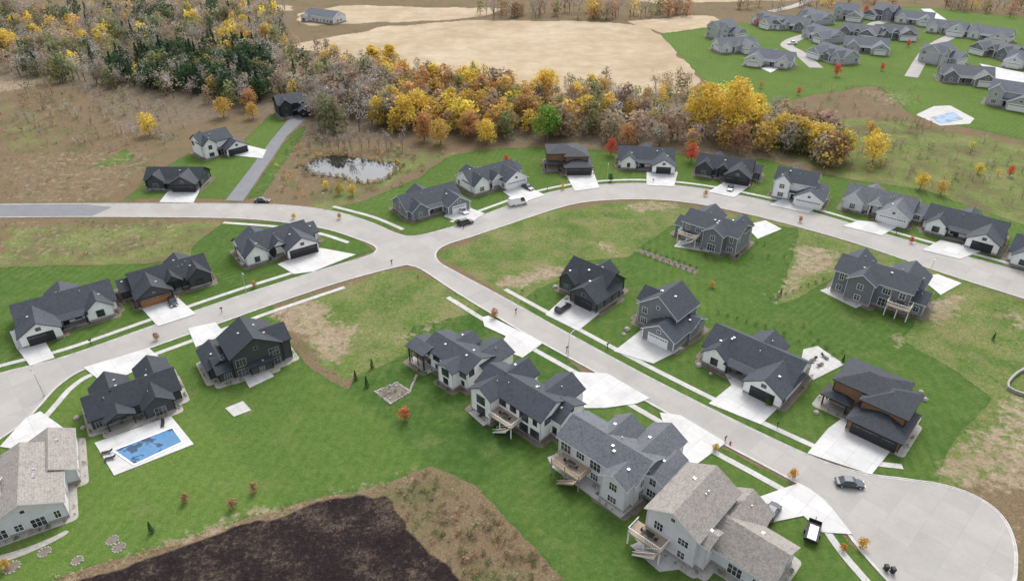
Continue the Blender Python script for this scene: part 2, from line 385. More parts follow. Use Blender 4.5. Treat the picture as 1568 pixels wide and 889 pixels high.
corn=ramp(nt,mth(nt,'ADD',mth(nt,'MULTIPLY',nB,.5),mth(nt,'MULTIPLY',nA,.5)),[(.36,(.37,.29,.19)),(.5,(.48,.39,.275)),(.64,(.58,.49,.365))])
corn=mix(nt,maprange(nt,rows,.2,.8,0,.28),corn,(.34,.265,.175)); corn=mix(nt,maprange(nt,nF,.5,.7,0,.45),corn,(.36,.27,.17)); corn=mix(nt,maprange(nt,nD,.4,.7,.35,0),corn,(.28,.21,.135))
dirt=mix(nt,maprange(nt,nG,.3,.7),(.24,.175,.12),(.46,.385,.29)); dirt=mix(nt,maprange(nt,nF,.4,.6,0,.5),dirt,(.24,.165,.11)); dirt=mix(nt,maprange(nt,nD,.35,.6,.5,0),dirt,(.15,.135,.075))
till=ramp(nt,mth(nt,'ADD',mth(nt,'MULTIPLY',nF,.55),mth(nt,'MULTIPLY',nG,.45)),[(.38,(.018,.013,.014)),(.50,(.036,.026,.026)),(.56,(.085,.064,.05)),(.66,(.17,.135,.10))])
till=mix(nt,maprange(nt,nD,.4,.65,.7,0),till,(.012,.009,.010))
def edge(w,amp,src=None,lo=.35,hi=.65):
    nn=mth(nt,'MULTIPLY',mth(nt,'SUBTRACT',src or nC,.5),amp)
    return maprange(nt,mth(nt,'ADD',w,nn),lo,hi)
c=mix(nt,edge(att('w_forest'),.8),scrub,forest)
c=mix(nt,edge(att('w_corn'),.25,nD),c,corn)
c=mix(nt,edge(att('w_mead'),1.8,nB,.3,.6),c,mead)
c=mix(nt,edge(att('w_lawn'),.12,nD,.42,.58),c,lawn)
c=mix(nt,edge(att('w_dirt'),2.4,nC,.42,.85),c,dirt)
c=mix(nt,edge(att('w_till'),.4),c,till)
L(nt,c,b.inputs['Base Color']); b.inputs['Roughness'].default_value=.95; b.inputs['Specular IOR Level'].default_value=.05
bump(nt,b,noise(nt,tc,3.2,3,.7),.55,.28)
me.materials.append(m)
# ------------------------------------------------------------------ roads
def cat(pts,sub=6):
    o=[]; n=len(pts)
    for i in range(n-1):
        p0=pts[max(i-1,0)];p1=pts[i];p2=pts[i+1];p3=pts[min(i+2,n-1)]
        for k in range(sub):
            t=k/sub
            o.append(tuple(.5*((2*p1[j])+(-p0[j]+p2[j])*t+(2*p0[j]-5*p1[j]+4*p2[j]-p3[j])*t*t+(-p0[j]+3*p1[j]-3*p2[j]+p3[j])*t**3) for j in (0,1)))
    o.append(pts[-1]); return o
C1=[(-250,314),(-100,313),(0,313),(170,312),(400,313),(500,322),(560,338),(605,357),(628,362),(655,358),(700,345),(760,322),(830,298),(900,285),(980,281),(1060,287),(1150,303),(1250,327),(1350,357),(1450,385),(1568,417),(1720,458)]
C2=[(1720,505),(1568,457),(1450,420),(1330,379),(1250,355),(1150,329),(1060,311),(980,305),(900,309),(850,320),(780,343),(720,363),(685,374),(668,386),(672,401),(700,418),(760,450),(850,500),(960,560),(1080,622),(1200,680),(1270,710),(1330,726),(1390,734),(1450,744),(1498,762),(1532,788),(1550,820),(1556,860),(1545,910),(1490,955),(1420,950),(1370,900),(1320,845),(1290,805),(1262,767),(1225,742),(1170,712),(1100,675),(1000,620),(900,563),(800,508),(700,448),(650,415),(630,407),(610,408),(520,432),(420,465),(330,497),(200,543),(130,565),(90,590),(60,622),(35,648),(0,672),(-80,730)]
C3=[(-80,600),(0,572),(100,546),(240,497),(370,452),(490,414),(560,393),(576,384),(572,376),(545,365),(500,351),(440,341),(350,334),(150,332),(0,333),(-100,334),(-250,335)]
curbs=[cat(PL(c)) for c in (C1,C2,C3)]
zj=[0]
def flat(name,poly,z,mat,zb=None):
    import mathutils
    from mathutils.geometry import tessellate_polygon
    zj[0]+=1; z=z+.0016*(zj[0]%13)
    tri=tessellate_polygon([[mathutils.Vector((x,y,0)) for x,y in poly]])
    v=[(x,y,z) for x,y in poly]; n=len(poly)
    ff=[]
    for a,b_,c_ in tri:
        A_,B_,C_=poly[a],poly[b_],poly[c_]
        ff.append((a,b_,c_) if (B_[0]-A_[0])*(C_[1]-A_[1])-(B_[1]-A_[1])*(C_[0]-A_[0])>0 else (a,c_,b_))
    if zb is not None:
        v+=[(x,y,zb) for x,y in poly]; ff+=[(i,(i+1)%n,(i+1)%n+n,i+n) for i in range(n)]
    me=bpy.data.meshes.new(name); me.from_pydata(v,[],ff); me.materials.append(M[mat]); me.update()
    o=bpy.data.objects.new(name,me); scene.collection.objects.link(o); return o
flat('street',[p for c in curbs for p in c],.03,'road')
wl=cat(PL([(-250,314.5),(-100,313.5),(0,313.5),(130,312.8),(172,317),(140,331.3),(0,332.3),(-100,333.3),(-250,334.3)]),1)
flat('asphalt_road',wl,.040,'asph')
def ribbon(mb,pl,o0,o1,z0,z1,m=0):
    p=np.array(pl); d=np.gradient(p,axis=0); d/=np.linalg.norm(d,axis=1)[:,None]+1e-9; nrm=np.stack([-d[:,1],d[:,0]],1)
    A=p+nrm*o0; B=p+nrm*o1
    for i in range(len(p)-1):
        mb.hexa([(*A[i],z0),(*A[i+1],z0),(*B[i+1],z0),(*B[i],z0)],[(*A[i],z1),(*A[i+1],z1),(*B[i+1],z1),(*B[i],z1)],m)
mb=MB()
for c in curbs: ribbon(mb,c,-.3,.0,0,.06); ribbon(mb,c,.0,.22,0,.14)
mb.make('street_curb',['curb'])
mb=MB()
def sub(c,a,b): return cat(PL(c[a:b]))
for pl in (sub(C1,5,8),sub(C1,10,22),sub(C2,16,24),sub(C2,36,43),sub(C2,46,55),sub(C3,0,6),sub(C2,32,37),sub(C3,9,13)):
    ribbon(mb,pl,2.4,3.6,0,.08)
mb.make('sidewalk',['walk'])
mb=MB(); ribbon(mb,cat(PL([(1250,104),(1225,82),(1205,68),(1240,54),(1310,50),(1350,34),(1420,30)])),-3.5,3.5,0,.07); ribbon(mb,cat(PL([(1180,18),(1215,10),(1240,0)])),-3,3,0,.075); ribbon(mb,cat(PL([(1395,118),(1430,70),(1500,38)])),-3,3,0,.08); mb.make('suburban_street',['road'])
flat('access_lane',PL([(345,307),(372,308),(403,262),(440,208),(470,180),(478,150),(468,150),(446,178),(415,215),(380,262)]),.045,'asph',0)
DR=[[(835,482),(885,507),(918,480),(868,452)],[(940,538),(1000,557),(1047,533),(985,503)],
 [(1085,618),(1165,650),(1213,603),(1145,575),(1105,563),(1120,590)],[(1236,694),(1334,727),(1372,680),(1290,640),(1268,656)],
 [(738,486),(748,484),(832,525),(800,548),(762,532),(775,515),(742,500)],[(880,570),(930,572),(995,610),(975,618),(925,625),(880,625)],
 [(1010,632),(1042,636),(1112,678),(1065,712),(1040,700),(1020,660)],[(1130,757),(1165,760),(1222,740),(1240,748),(1275,780),(1305,818),(1258,815),(1230,790),(1180,800),(1140,775)],
 [(288,503),(330,494),(345,512),(300,532)],[(128,563),(228,533),(245,548),(180,582),(150,580)],
 [(0,684),(40,640),(62,630),(97,655),(105,690),(40,690)],[(15,508),(55,498),(84,548),(46,560),(25,532)],
 [(210,465),(268,452),(300,481),(242,500)],[(425,405),(490,380),(545,390),(480,416),(450,420)],
 [(244,310),(262,288),(308,288),(296,311)],[(355,238),(375,222),(408,230),(402,243)],
 [(680,332),(700,312),(742,327),(715,345)],[(770,294),(802,284),(835,299),(797,312)],
 [(868,270),(908,262),(918,288),(880,293)],[(990,264),(1038,264),(1032,286),(990,284)],
 [(1108,280),(1150,283),(1124,303),(1084,294)],[(1205,302),(1268,305),(1238,327),(1178,314)],
 [(1315,338),(1378,345),(1350,361),(1290,346)],[(1440,368),(1508,383),(1470,397),(1412,383)],
 [(1140,345),(1172,338),(1197,351),(1160,366)],[(1408,425),(1435,420),(1472,434),(1440,452)],
 [(1560,385),(1600,380),(1620,440),(1580,425)],
 [(1165,105),(1210,95),(1180,112)],[(1500,98),(1568,112),(1568,145),(1520,118)],[(1410,14),(1425,14),(1470,45),(1450,46)],
 [(1255,92),(1262,84),(1285,92),(1275,98)],[(1230,52),(1250,50),(1262,60),(1240,62)],[(1325,72),(1345,72),(1340,82),(1320,80)],[(1440,98),(1455,96),(1450,108),(1436,106)]]
for d in DR: flat('driveway',PL(d),.16,'conc',0)
flat('concrete_pad',PL([(345,625),(372,614),(385,628),(358,638)]),.10,'walk',0)
PAT=[[(145,678),(262,637),(297,680),(175,728)],[(838,700),(870,690),(985,765),(950,793),(845,715)],[(718,632),(745,618),(765,640),(740,652)],
 [(1230,535),(1252,530),(1293,558),(1245,582),(1225,560)],[(1000,820),(965,835),(1010,875),(1050,870)],[(370,572),(405,560),(420,576),(382,594)],
 [(1255,445),(1300,430),(1325,465),(1310,472)],[(625,548),(655,572),(672,565),(650,545)],[(360,395),(385,390),(395,400),(370,406)],[(1120,378),(1040,368),(1032,378),(1100,388)]]
for i,d in enumerate(PAT): flat('pool_deck' if i==0 else 'patio',PL(d),.12,'conc' if i==0 else 'walk',0)
# ------------------------------------------------------------------ pools and pond
m,nt,b=nm('pool_cover'); tc=N(nt,'ShaderNodeTexCoord').outputs['Object']
L(nt,ramp(nt,noise(nt,tc,.35,4,.6),[(.40,(.07,.19,.34)),(.52,(.08,.22,.41)),(.56,(.02,.045,.09)),(.66,(.025,.06,.11))]),b.inputs['Base Color']); b.inputs['Roughness'].default_value=.35; M['pool']=m
m,nt,b=nm('pond_water'); b.inputs['Base Color'].default_value=(.018,.020,.018,1); b.inputs['Roughness'].default_value=.03; b.inputs['Specular IOR Level'].default_value=.8
b.inputs['IOR'].default_value=1.75
tc=N(nt,'ShaderNodeTexCoord').outputs['Object']; bump(nt,b,noise(nt,tc,1.5,2),.05,.03); M['water']=m
flat('swimming_pool',PL([(176,690),(264,656),(279,677),(206,711)]),.16,'pool',0)
mb=MB()
pl_=PL([(176,690),(264,656),(279,677),(206,711),(176,690)]); ribbon(mb,cat(pl_,1),-.02,.35,.1,.21); mb.make('pool_coping',['t_white'])
PO=cat(PL([(478,268),(462,256),(492,240),(530,239),(575,247),(612,252),(608,262),(590,275),(555,281),(520,272),(478,268)]),5)[:-1]
flat('pond',PO,.05,'water')
flat('swimming_pool',PL([(1425,180),(1460,172),(1475,183),(1440,190)]),.18,'pool',0)
flat('pool_deck',PL([(1402,176),(1430,163),(1455,162),(1492,182),(1485,190),(1440,193)]),.12,'walk',0)
# ------------------------------------------------------------------ houses
FOOT=[]; shrubs=[]
STY={'white':('w_white','r_dark','t_black','g_black'),'whitew':('w_white','r_dark','t_white','g_white'),'dark':('w_dark','r_black','t_black','g_black'),
 'gray':('w_gray','r_dark','t_white','g_white'),'lgray':('w_lgray','r_gray','t_white','g_white'),'tan':('w_lgray','r_tan','t_white','g_white'),
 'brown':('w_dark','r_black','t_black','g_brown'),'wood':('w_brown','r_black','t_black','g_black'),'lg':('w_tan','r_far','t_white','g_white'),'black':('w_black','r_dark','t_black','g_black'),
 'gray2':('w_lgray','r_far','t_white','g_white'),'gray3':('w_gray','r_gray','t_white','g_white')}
def house(name,pix,zr,face,wings,style,sc=1,flip=False,decks=(),door=None,detail=True,bed='mulch'):
    wm,rm,tm,gm=STY[style]; x,y=P(pix[0],pix[1],zr)
    rz=R(face+90); e=empty(name,(x,y,0),rz,sc)
    walls,roof,win,gar,trim=MB(),MB(),MB(),MB(),MB()
    W=[]
    for i,w in enumerate(wings):
        w=list(w)+['']*(8-len(w))
        if flip: w[0],w[1]=-w[1],-w[0]
        j=.011*i; w[0]+=j; w[1]-=j*1.1; w[2]+=j*.9; w[3]-=j*.7; w[4]-=j*.6; W.append(w)
    def blocked(px,py,z,me):
        for k,w in enumerate(W):
            if k==me or w[7]=='p': continue
            if w[0]-.7<px<w[1]+.7 and w[2]-.7<py<w[3]+.7 and z<w[4]+1.0: return True
        return False
    rr=random.Random(int(pix[0]*7+pix[1]))
    for i,(x0,x1,y0,y1,h,ax,p,kind) in enumerate(W):
        hip='h' in kind; porch='p' in kind; oh=.5; t=.2; z=h+.03
        if porch:
            for px in (x0+.2,x1-.2):
                for py in (y0+.2,y1-.2): trim.box(px-.14,px+.14,py-.14,py+.14,0,h,0)
            trim.box(x0,x1,y0,y1,h-.25,h-.005,0)
            walls.box(x0+.05,x1-.05,y0+.05,y1-.05,-.1,.28,1)
        else:
            walls.box(x0,x1,y0,y1,.6,h,0); walls.box(x0-.05,x1+.05,y0-.05,y1+.05,-.5,.62,1)
        hy,hx=(y1-y0)/2,(x1-x0)/2; ym,xm=(y0+y1)/2,(x0+x1)/2
        if hip:
            hw=min(hx,hy); X0,X1,Y0,Y1=x0-oh,x1+oh,y0-oh,y1+oh; q=hw+oh; rzh=z+q*p
            if hx>hy: ra,rb=(X0+q,ym,rzh),(X1-q,ym,rzh)
            else: ra,rb=(xm,Y0+q,rzh),(xm,Y1-q,rzh)
            c=[(X0,Y0,z),(X1,Y0,z),(X1,Y1,z),(X0,Y1,z)]; b0=[(a,b_,z-t) for a,b_,_ in c]
            if hx>hy: fs=[[c[0],c[1],rb,ra],[c[1],c[2],rb],[c[2],c[3],ra,rb],[c[3],c[0],ra]]
            else: fs=[[c[0],c[1],ra],[c[1],c[2],rb,ra],[c[2],c[3],rb],[c[3],c[0],ra,rb]]
            for f in fs: roof.face(f,0)
            for k in range(4): roof.face([b0[k],b0[(k+1)%4],c[(k+1)%4],c[k]],1)
            roof.face(b0[::-1],1)
        else:
            half=hy if ax=='x' else hx; zt=z+half*p; ze=z-oh*p
            for s in (-1,1):
                if ax=='x': pt=lambda a,b_,zz:(a,ym+s*b_,zz)
                else: pt=lambda a,b_,zz:(xm-s*b_,a,zz)
                a0,a1=(x0-oh,x1+oh) if ax=='x' else (y0-oh,y1+oh)
                B=[pt(a0,half+oh,ze),pt(a1,half+oh,ze),pt(a1,0,zt),pt(a0,0,zt)]; Tt=[(q_[0],q_[1],q_[2]+t) for q_ in B]
                if s>0: B=B[::-1]; Tt=Tt[::-1]
                roof.hexa(B,Tt,1,0)
            if not porch:
                for a in ((x0,x1) if ax=='x' else (y0,y1)):
                    if ax=='x': walls.face([(a,y0,h),(a,y1,h),(a,ym,h+hy*p)],0)
                    else: walls.face([(x0,a,h),(x1,a,h),(xm,a,h+hx*p)],0)
            else:
                for a in ((x0+.1,x1-.1) if ax=='x' else (y0+.1,y1-.1)):
                    if ax=='x': trim.face([(a,y0,h),(a,y1,h),(a,ym,h+hy*p)],1)
                    else: trim.face([(x0,a,h),(x1,a,h),(xm,a,h+hx*p)],1)
        if porch: continue
        for side,(a,b_,nn) in enumerate((((x0,y0),(x1,y0),(0,-1)),((x1,y0),(x1,y1),(1,0)),((x1,y1),(x0,y1),(0,1)),((x0,y1),(x0,y0),(-1,0)))):
            Ln=math.hypot(b_[0]-a[0],b_[1]-a[1]); u=((b_[0]-a[0])/Ln,(b_[1]-a[1])/Ln)
            if side==0 and 'G' in kind:
                ds=[(.36,4.9),(.80,2.7)] if Ln>8.4 else [(.5,4.9)]
                for fr,wd in ds:
                    o=(a[0]+u[0]*Ln*fr,a[1]+u[1]*Ln*fr)
                    gar.obox(o,u,nn,wd+.35,(0.1,2.75),.06,.09,1); gar.obox(o,u,nn,wd,(.12,2.5),.09,.12,0)
                    for k in range(1,4): gar.obox(o,u,nn,wd,(.12+k*.6-.02,.12+k*.6+.02),.12,.13,1)
                    for k in range(int(wd/.6)):
                        oo=(o[0]+u[0]*(-wd/2+.35+k*.6),o[1]+u[1]*(-wd/2+.35+k*.6)); gar.obox(oo,u,nn,.42,(2.02,2.35),.12,.14,2)
                if h+hx*p>5 and ax=='y':
                    o=((a[0]+b_[0])/2,a[1]); win.obox(o,u,nn,1.1,(3.4,4.3),.03,.06,1); win.obox(o,u,nn,.9,(3.5,4.2),.06,.09,0)
                continue
            cnt=max(1,int(Ln/3.0))
            for st_ in range(max(1,int((h+.3)//2.75))):
                for k in range(cnt):
                    fr=(k+.5)/cnt; o=(a[0]+u[0]*Ln*fr,a[1]+u[1]*Ln*fr); zz=.95+st_*2.85
                    if blocked(o[0]+nn[0]*.35,o[1]+nn[1]*.35,zz,i): continue
                    wd=rr.choice((.9,1.2,1.5,1.7)); hh_=rr.choice((1.3,1.4,1.6))
                    if side==2 and rr.random()<.3: wd=2.2; hh_=1.95; zz-=.5
                    if side in (1,3) and rr.random()<.35: continue
                    win.obox(o,u,nn,wd+.24,(zz-.12,zz+hh_+.12),.055,.085,1); win.obox(o,u,nn,wd,(zz,zz+hh_),.085,.10,0)
                    nmul=1 if wd<1.5 else 2
                    for q in range(1,nmul+1):
                        oo=(o[0]+u[0]*(-wd/2+wd*q/(nmul+1)),o[1]+u[1]*(-wd/2+wd*q/(nmul+1)))
                        win.obox(oo,u,nn,.07,(zz,zz+hh_),.10,.115,1)
                    win.obox(o,u,nn,wd,(zz+hh_*.55,zz+hh_*.55+.05),.10,.112,1)
            isg=(ax=='x' and side in (1,3)) or (ax=='y' and side in (0,2))
            if isg and not hip and Ln>6 and not blocked(a[0]+u[0]*Ln/2+nn[0]*.3,a[1]+u[1]*Ln/2+nn[1]*.3,h,i):
                o=(a[0]+u[0]*Ln/2,a[1]+u[1]*Ln/2); win.obox(o,u,nn,.9,(h+.25,h+1.15),.03,.06,1); win.obox(o,u,nn,.7,(h+.35,h+1.05),.06,.08,0)
            for q in (a,b_):
                trim.box(q[0]-.08,q[0]+.08,q[1]-.08,q[1]+.08,.62,h-.02,2)
        if detail and not hip:
            for k in range(3 if i==0 else 1):
                if ax=='x': vx,vy=x0+(x1-x0)*rr.uniform(.2,.8),ym+hy*rr.uniform(.25,.45)*rr.choice((-1,1)); vz=z+t+(hy-abs(vy-ym))*p
                else: vx,vy=xm+hx*rr.choice((-.35,.35)),y0+(y1-y0)*rr.uniform(.3,.6); vz=z+t+(hx-abs(vx-xm))*p
                if rr.random()<.5: trim.box(vx-.24,vx+.24,vy-.24,vy+.24,vz-.3,vz+.18,3)
                else: trim.cyl(vx,vy,vz-.3,vz+.45,.1,.1,7,3)
    w0=W[0]
    dx=door if door is not None else (-1.0 if not flip else 1.0)
    fy=w0[2]; win.obox((dx,fy),(1,0),(0,-1),1.3,(.3,2.65),.055,.085,1); win.obox((dx,fy),(1,0),(0,-1),1.0,(.3,2.5),.085,.11,2)
    walls.box(dx-1.1,dx+1.1,fy-1.6,fy+.1,-.1,.29,1)
    for d in decks:
        x0,x1,y0,y1,zd,mat_,stair=d
        mi={'wood':0,'white':1,'black':2}[mat_]
        dk=MB(); dk.box(x0,x1,y0,y1,zd-.25,zd,0)
        for px in (x0+.15,(x0+x1)/2,x1-.15):
            dk.box(px-.1,px+.1,y1-.3,y1-.1,0,zd-.25,mi); dk.box(px-.06,px+.06,y1-.16,y1-.04,zd,zd+1.0,mi)
        dk.box(x0,x1,y1-.12,y1-.04,zd+.95,zd+1.05,mi)
        for px in (x0+.06,x1-.06): dk.box(px-.04,px+.04,y0+.1,y1-.13,zd+.95,zd+1.05,mi)
        nb=int((x1-x0)/.3)
        for k in range(nb): px=x0+.15+k*.3; dk.box(px-.02,px+.02,y1-.1,y1-.06,zd,zd+.95,mi)
        nb=int((y1-y0)/.3)
        for k in range(nb):
            py=y0+.15+k*.3
            for px in (x0+.06,x1-.06): dk.box(px-.02,px+.02,py-.02,py+.02,zd,zd+.95,mi)
        if stair:
            ns=int(zd/.2)
            for k in range(ns): dk.box(x0+.3+k*.27,x0+.62+k*.27,y1+.02,y1+1.2,zd-.2*(k+1)-.06,zd-.2*(k+1),0)
            for yy in (y1+.02,y1+1.14):
                L_=ns*.27; dk.hexa([(x0+.3,yy,zd-.45),(x0+.3+L_,yy,-.0),(x0+.3+L_,yy+.06,-.0),(x0+.3,yy+.06,zd-.45)],[(x0+.3,yy,zd-.1),(x0+.3+L_,yy,.3),(x0+.3+L_,yy+.06,.3),(x0+.3,yy+.06,zd-.1)],mi)
                dk.hexa([(x0+.3,yy,zd+.85),(x0+.3+L_,yy,.9),(x0+.3+L_,yy+.06,.9),(x0+.3,yy+.06,zd+.85)],[(x0+.3,yy,zd+.93),(x0+.3+L_,yy,.98),(x0+.3+L_,yy+.06,.98),(x0+.3,yy+.06,zd+.93)],mi)
        cx,cy=(x0+x1)/2,(y0+y1)/2
        dk.box(cx-.8,cx+.8,cy-.5,cy+.5,zd+.68,zd+.74,2); dk.box(cx-.1,cx+.1,cy-.1,cy+.1,zd,zd+.68,2)
        for sx in (-1.2,1.2): dk.box(cx+sx-.25,cx+sx+.25,cy-.25,cy+.25,zd+.35,zd+.45,2); dk.box(cx+sx*1.2-.04,cx+sx*1.2+.04,cy-.25,cy+.25,zd+.45,zd+.95,2)
        dk.make('deck',['wood','t_white','t_black'],e)
    walls.make('walls',[wm,'stone'],e); roof.make('roof',[rm,tm],e); win.make('windows',['glass',tm if style!='dark' else 't_gray','g_black'],e)
    if gar.v: gar.make('garage_door',[gm,tm,'glass'],e)
    trim.make('trim',[tm,wm,tm if style not in('white',) else 't_white','metal'],e)
    bd=MB(); ca,sa=math.cos(rz),math.sin(rz)
    for i,(x0,x1,y0,y1,h,ax,p,kind) in enumerate(W):
        q=1.35; zz=.03+.004*i; yy0=y0-(q if 'G' not in kind else .2)
        pts=[]; rad=.9
        for cx,cy,a0 in ((x1+q-rad,y1+q-rad,0),(x0-q+rad,y1+q-rad,90),(x0-q+rad,yy0+rad,180),(x1+q-rad,yy0+rad,270)):
            for k in range(4): pts.append((cx+rad*math.cos(R(a0+k*30)),cy+rad*math.sin(R(a0+k*30)),zz))
        bd.face(pts,0)
        if detail:
            for k in range(int(((x1-x0)+(y1-y0))*1.1)):
                s=rr.randrange(4); f=rr.random()
                lx,ly=[(x0+(x1-x0)*f,y0-.8),(x1+.8,y0+(y1-y0)*f),(x0+(x1-x0)*f,y1+.8),(x0-.8,y0+(y1-y0)*f)][s]
                if 'G' in kind and s==0: continue
                if blocked(lx,ly,0,i): continue
                c=rr.choice((GRN,GRN,OLIVE,(.08,.14,.05),TANB,RUST,(.3,.3,.12))); r=rr.uniform(.35,.75)
                shrubs.append((tpl('bush',rr.randrange(4),54),x+(lx*ca-ly*sa)*sc,y+(lx*sa+ly*ca)*sc,0,r*1.1,r*1.2,rr.uniform(0,6),c))
    bd.make('foundation_bed',[bed],e)
    FOOT.append((x,y,12*sc)); return e
A=[(-10,10,-4,6,3.2,'x',.62),(2.3,10.3,-9,1.2,3.05,'y',.6,'G'),(-9,-3.5,-6,1.1,3.2,'y',.8),(-3.5,3.5,.5,8.6,3.15,'y',.62),(-3.4,2.2,-6.2,-3.5,2.8,'x',.35,'p')]
A2=[(-9,10,-4,5.5,3.3,'x',.62),(1.8,10.4,-8.5,1.0,3.1,'y',.62,'G'),(-8.8,-3,-5.8,1.0,3.3,'y',.85),(-6,0,.5,8.0,3.2,'y',.62),(-1.4,2.5,-5.4,1.0,3.6,'y',.9,'p'),(9.9,13,-2,5,3.0,'x',.5)]
B=[(-7.5,5,-4.5,4.5,5.9,'x',.62),(0.2,8.8,-9.2,0,3.05,'y',.6,'G'),(-7.2,-2.2,-6.2,0,5.9,'y',.85),(4.5,8.6,-4,3.6,3.0,'y',.55),(-2.1,.3,-6.0,-4.3,2.8,'x',.3,'p'),(-5,0,.5,6.5,5.8,'y',.6)]
C=[(-7,4.5,-4,5,6.0,'x',.34,'h'),(-1,7,-6,3,5.6,'x',.34,'h'),(-1.5,8,-10,0,3.1,'x',.36,'hG'),(-8,-3,-6,-3,3.0,'x',.3,'hp'),(-5,3,1,7,3.2,'x',.34,'h')]
D=[(-9,8,-4,5,5.9,'x',.5),(1,9,-9,.3,4.6,'y',.6,'G'),(-8.8,-3,-5.6,.4,5.9,'y',.75),(-5.5,.5,0.2,7,5.9,'y',.6),(7.6,11,-3,3.5,3.4,'x',.5)]
def mir(T): return [(-w[1],-w[0],*w[2:]) for w in T]
house('gray_house',(942,665),8,47,[(-8,8.5,-3.5,5,6.0,'x',.5),(-8.6,-2.2,-9.5,.6,5.8,'y',.6,'G'),(-1.8,4,-6.5,.5,5.9,'y',.75),(-7.5,-2.5,.5,7,5.9,'y',.6),(-11,-7.6,-6,1.5,5.4,'y',.5)],'lgray',.95,decks=[(1,7.5,5,8.6,2.9,'wood',True)])
house('beige_roof_house',(1072,757),8.5,47,[(-3.6,5.2,-6,6.2,7.0,'y',.55),(-14.2,-3.4,-5.5,3.0,3.6,'x',.58),(-8.5,-1,-9,-1,3.6,'y',.6,'G'),(-5,-3.4,2,5.5,6.0,'x',.5)],'tan',.97,decks=[(0.6,6.6,6.2,9.2,2.9,'white',True)],bed='gravel')
house('white_farmhouse',(799,577),8,47,[(-9.5,8.5,-3.8,4.8,5.9,'x',.52),(-9,-2.0,-9.5,.5,5.2,'y',.62,'G'),(1,7,-6.2,.4,5.9,'y',.75),(2.2,8,.4,7.2,5.9,'y',.62),(-12,-9,-6,1.5,5.0,'x',.5)],'white',.89,decks=[(-4.5,2,4.8,8.2,2.9,'white',True)])
house('white_house',(700,519),7,47,[(-8.5,7,-4,5,5.4,'x',.42),(-10,-2,-9.2,.5,4.6,'y',.45,'G'),(-1.5,4,-6.2,.5,5.5,'y',.5),(-6,-1,.4,7.4,5.4,'y',.45),(4.6,10.5,1,7.4,5.2,'x',.22,'p')],'white',.83,decks=[(5,10,1.2,7,2.8,'black',False)])
house('charcoal_house',(370,507),8,125,[(-7,4.6,-5,5,6.2,'y',.6),(3.5,9.5,-7,2.2,3.3,'y',.55,'G'),(-9.2,-2,-3,4.5,6.1,'x',.62),(4,8,-3,4.6,3.1,'x',.5),(-4,1.2,4.5,6.2,3.0,'x',.4)],'dark',.87,bed='gravel')
house('dark_ranch_house',(196,585),5.5,125,[(-9,9,-4.5,4.5,3.4,'x',.65),(-8.8,-2,-9,.3,3.3,'y',.65,'G'),(0,7.5,-7,.2,3.4,'y',.75),(-7,-1,.2,7.4,3.4,'y',.7),(1,6.5,.2,6.8,3.0,'y',.5,'p')],'dark',.86,bed='gravel')
house('cottage_house',(24,724),6,120,[(-6.5,5.5,-8,8.6,4.2,'y',.45),(-8.6,-1,-12,0,3.6,'y',.5),(3,11,-5,7,4.1,'x',.45)],'tan',.88,bed='gravel')
house('white_gabled_house',(95,453),5.5,305,mir(A),'white',.96)
house('brown_garage_house',(258,405),5.5,305,mir(A2),'brown',.90)
house('white_ranch_house',(412,355),5.5,305,A2,'white',.95)
house('white_porch_house',(1160,527),6,227,A,'white',.95)
house('dark_garage_house',(912,412),6,227,[(-7,5.5,-4,5,3.6,'x',.75),(-1,7,-8.5,1,3.2,'y',.7,'G'),(-6.8,-2,-5.6,1,3.6,'y',.9),(-4,2,.3,7,3.4,'y',.7)],'dark',.96)
house('dark_two_storey_house',(1029,453),8,227,[(-6,4.2,-4,5,5.9,'y',.75),(-1.6,6.6,-8.5,0,3.1,'y',.62,'G'),(-7.2,1,-2.5,3.5,5.8,'x',.75),(4,7,-2,4.4,3.1,'x',.5)],'gray',.95)
house('modern_brown_house',(1352,575),8,227,C,'wood',.96,bed='gravel')
house('gray_walkout_house',(1099,328),8,50,D,'gray',.93,decks=[(2,8,5,8,2.9,'white',True)])
house('gray_walkout_house',(1354,407),8,50,mir(D),'gray',1.0,decks=[(-9,-4,5,8.2,2.9,'white',False)])
house('dark_ranch_house',(270,257),5.5,270,[(-10,9,-4,5,3.3,'x',.6),(0,8.6,-7.5,1,3.2,'y',.6,'G'),(-8.8,-3,-5.5,1,3.3,'y',.8),(-2.8,-.4,-6,-3.5,2.8,'x',.3,'p')],'dark',.92)
house('white_two_storey_house',(326,203),7,315,B,'white',.90)
house('black_two_storey_house',(447,147),7,300,B,'black',.92)
house('dark_gabled_house',(655,292),5.5,305,A,'gray',.92)
house('white_gabled_house',(746,257),5.5,305,A2,'whitew',.95)
house('modern_wood_house',(868,223),7,272,C,'wood',.95)
house('white_gabled_house',(990,228),5.5,262,A,'white',.92)
house('dark_gabled_house',(1110,242),5.5,246,A2,'dark',.92)
house('white_two_storey_house',(1230,262),8,240,B,'whitew',.94)
house('light_gray_house',(1350,293),6,232,A2,'lgray',.97)
house('black_white_house',(1484,328),6,230,A,'white',.95)
house('white_gabled_house',(1625,378),6,228,A,'white',.95)
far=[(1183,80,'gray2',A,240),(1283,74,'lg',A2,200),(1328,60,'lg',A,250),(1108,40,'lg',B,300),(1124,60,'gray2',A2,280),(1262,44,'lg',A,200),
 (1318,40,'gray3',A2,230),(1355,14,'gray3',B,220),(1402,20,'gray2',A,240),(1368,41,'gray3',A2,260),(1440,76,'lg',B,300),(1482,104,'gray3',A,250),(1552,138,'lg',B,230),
 (1520,44,'gray2',A,220),(1535,68,'gray3',A2,200),(1452,34,'gray2',A2,230),(1250,18,'lg',A,200),(1180,24,'gray2',A2,200),(1215,28,'gray3',A,230),(1300,14,'lg',B,240),(1585,84,'gray2',A,230)]
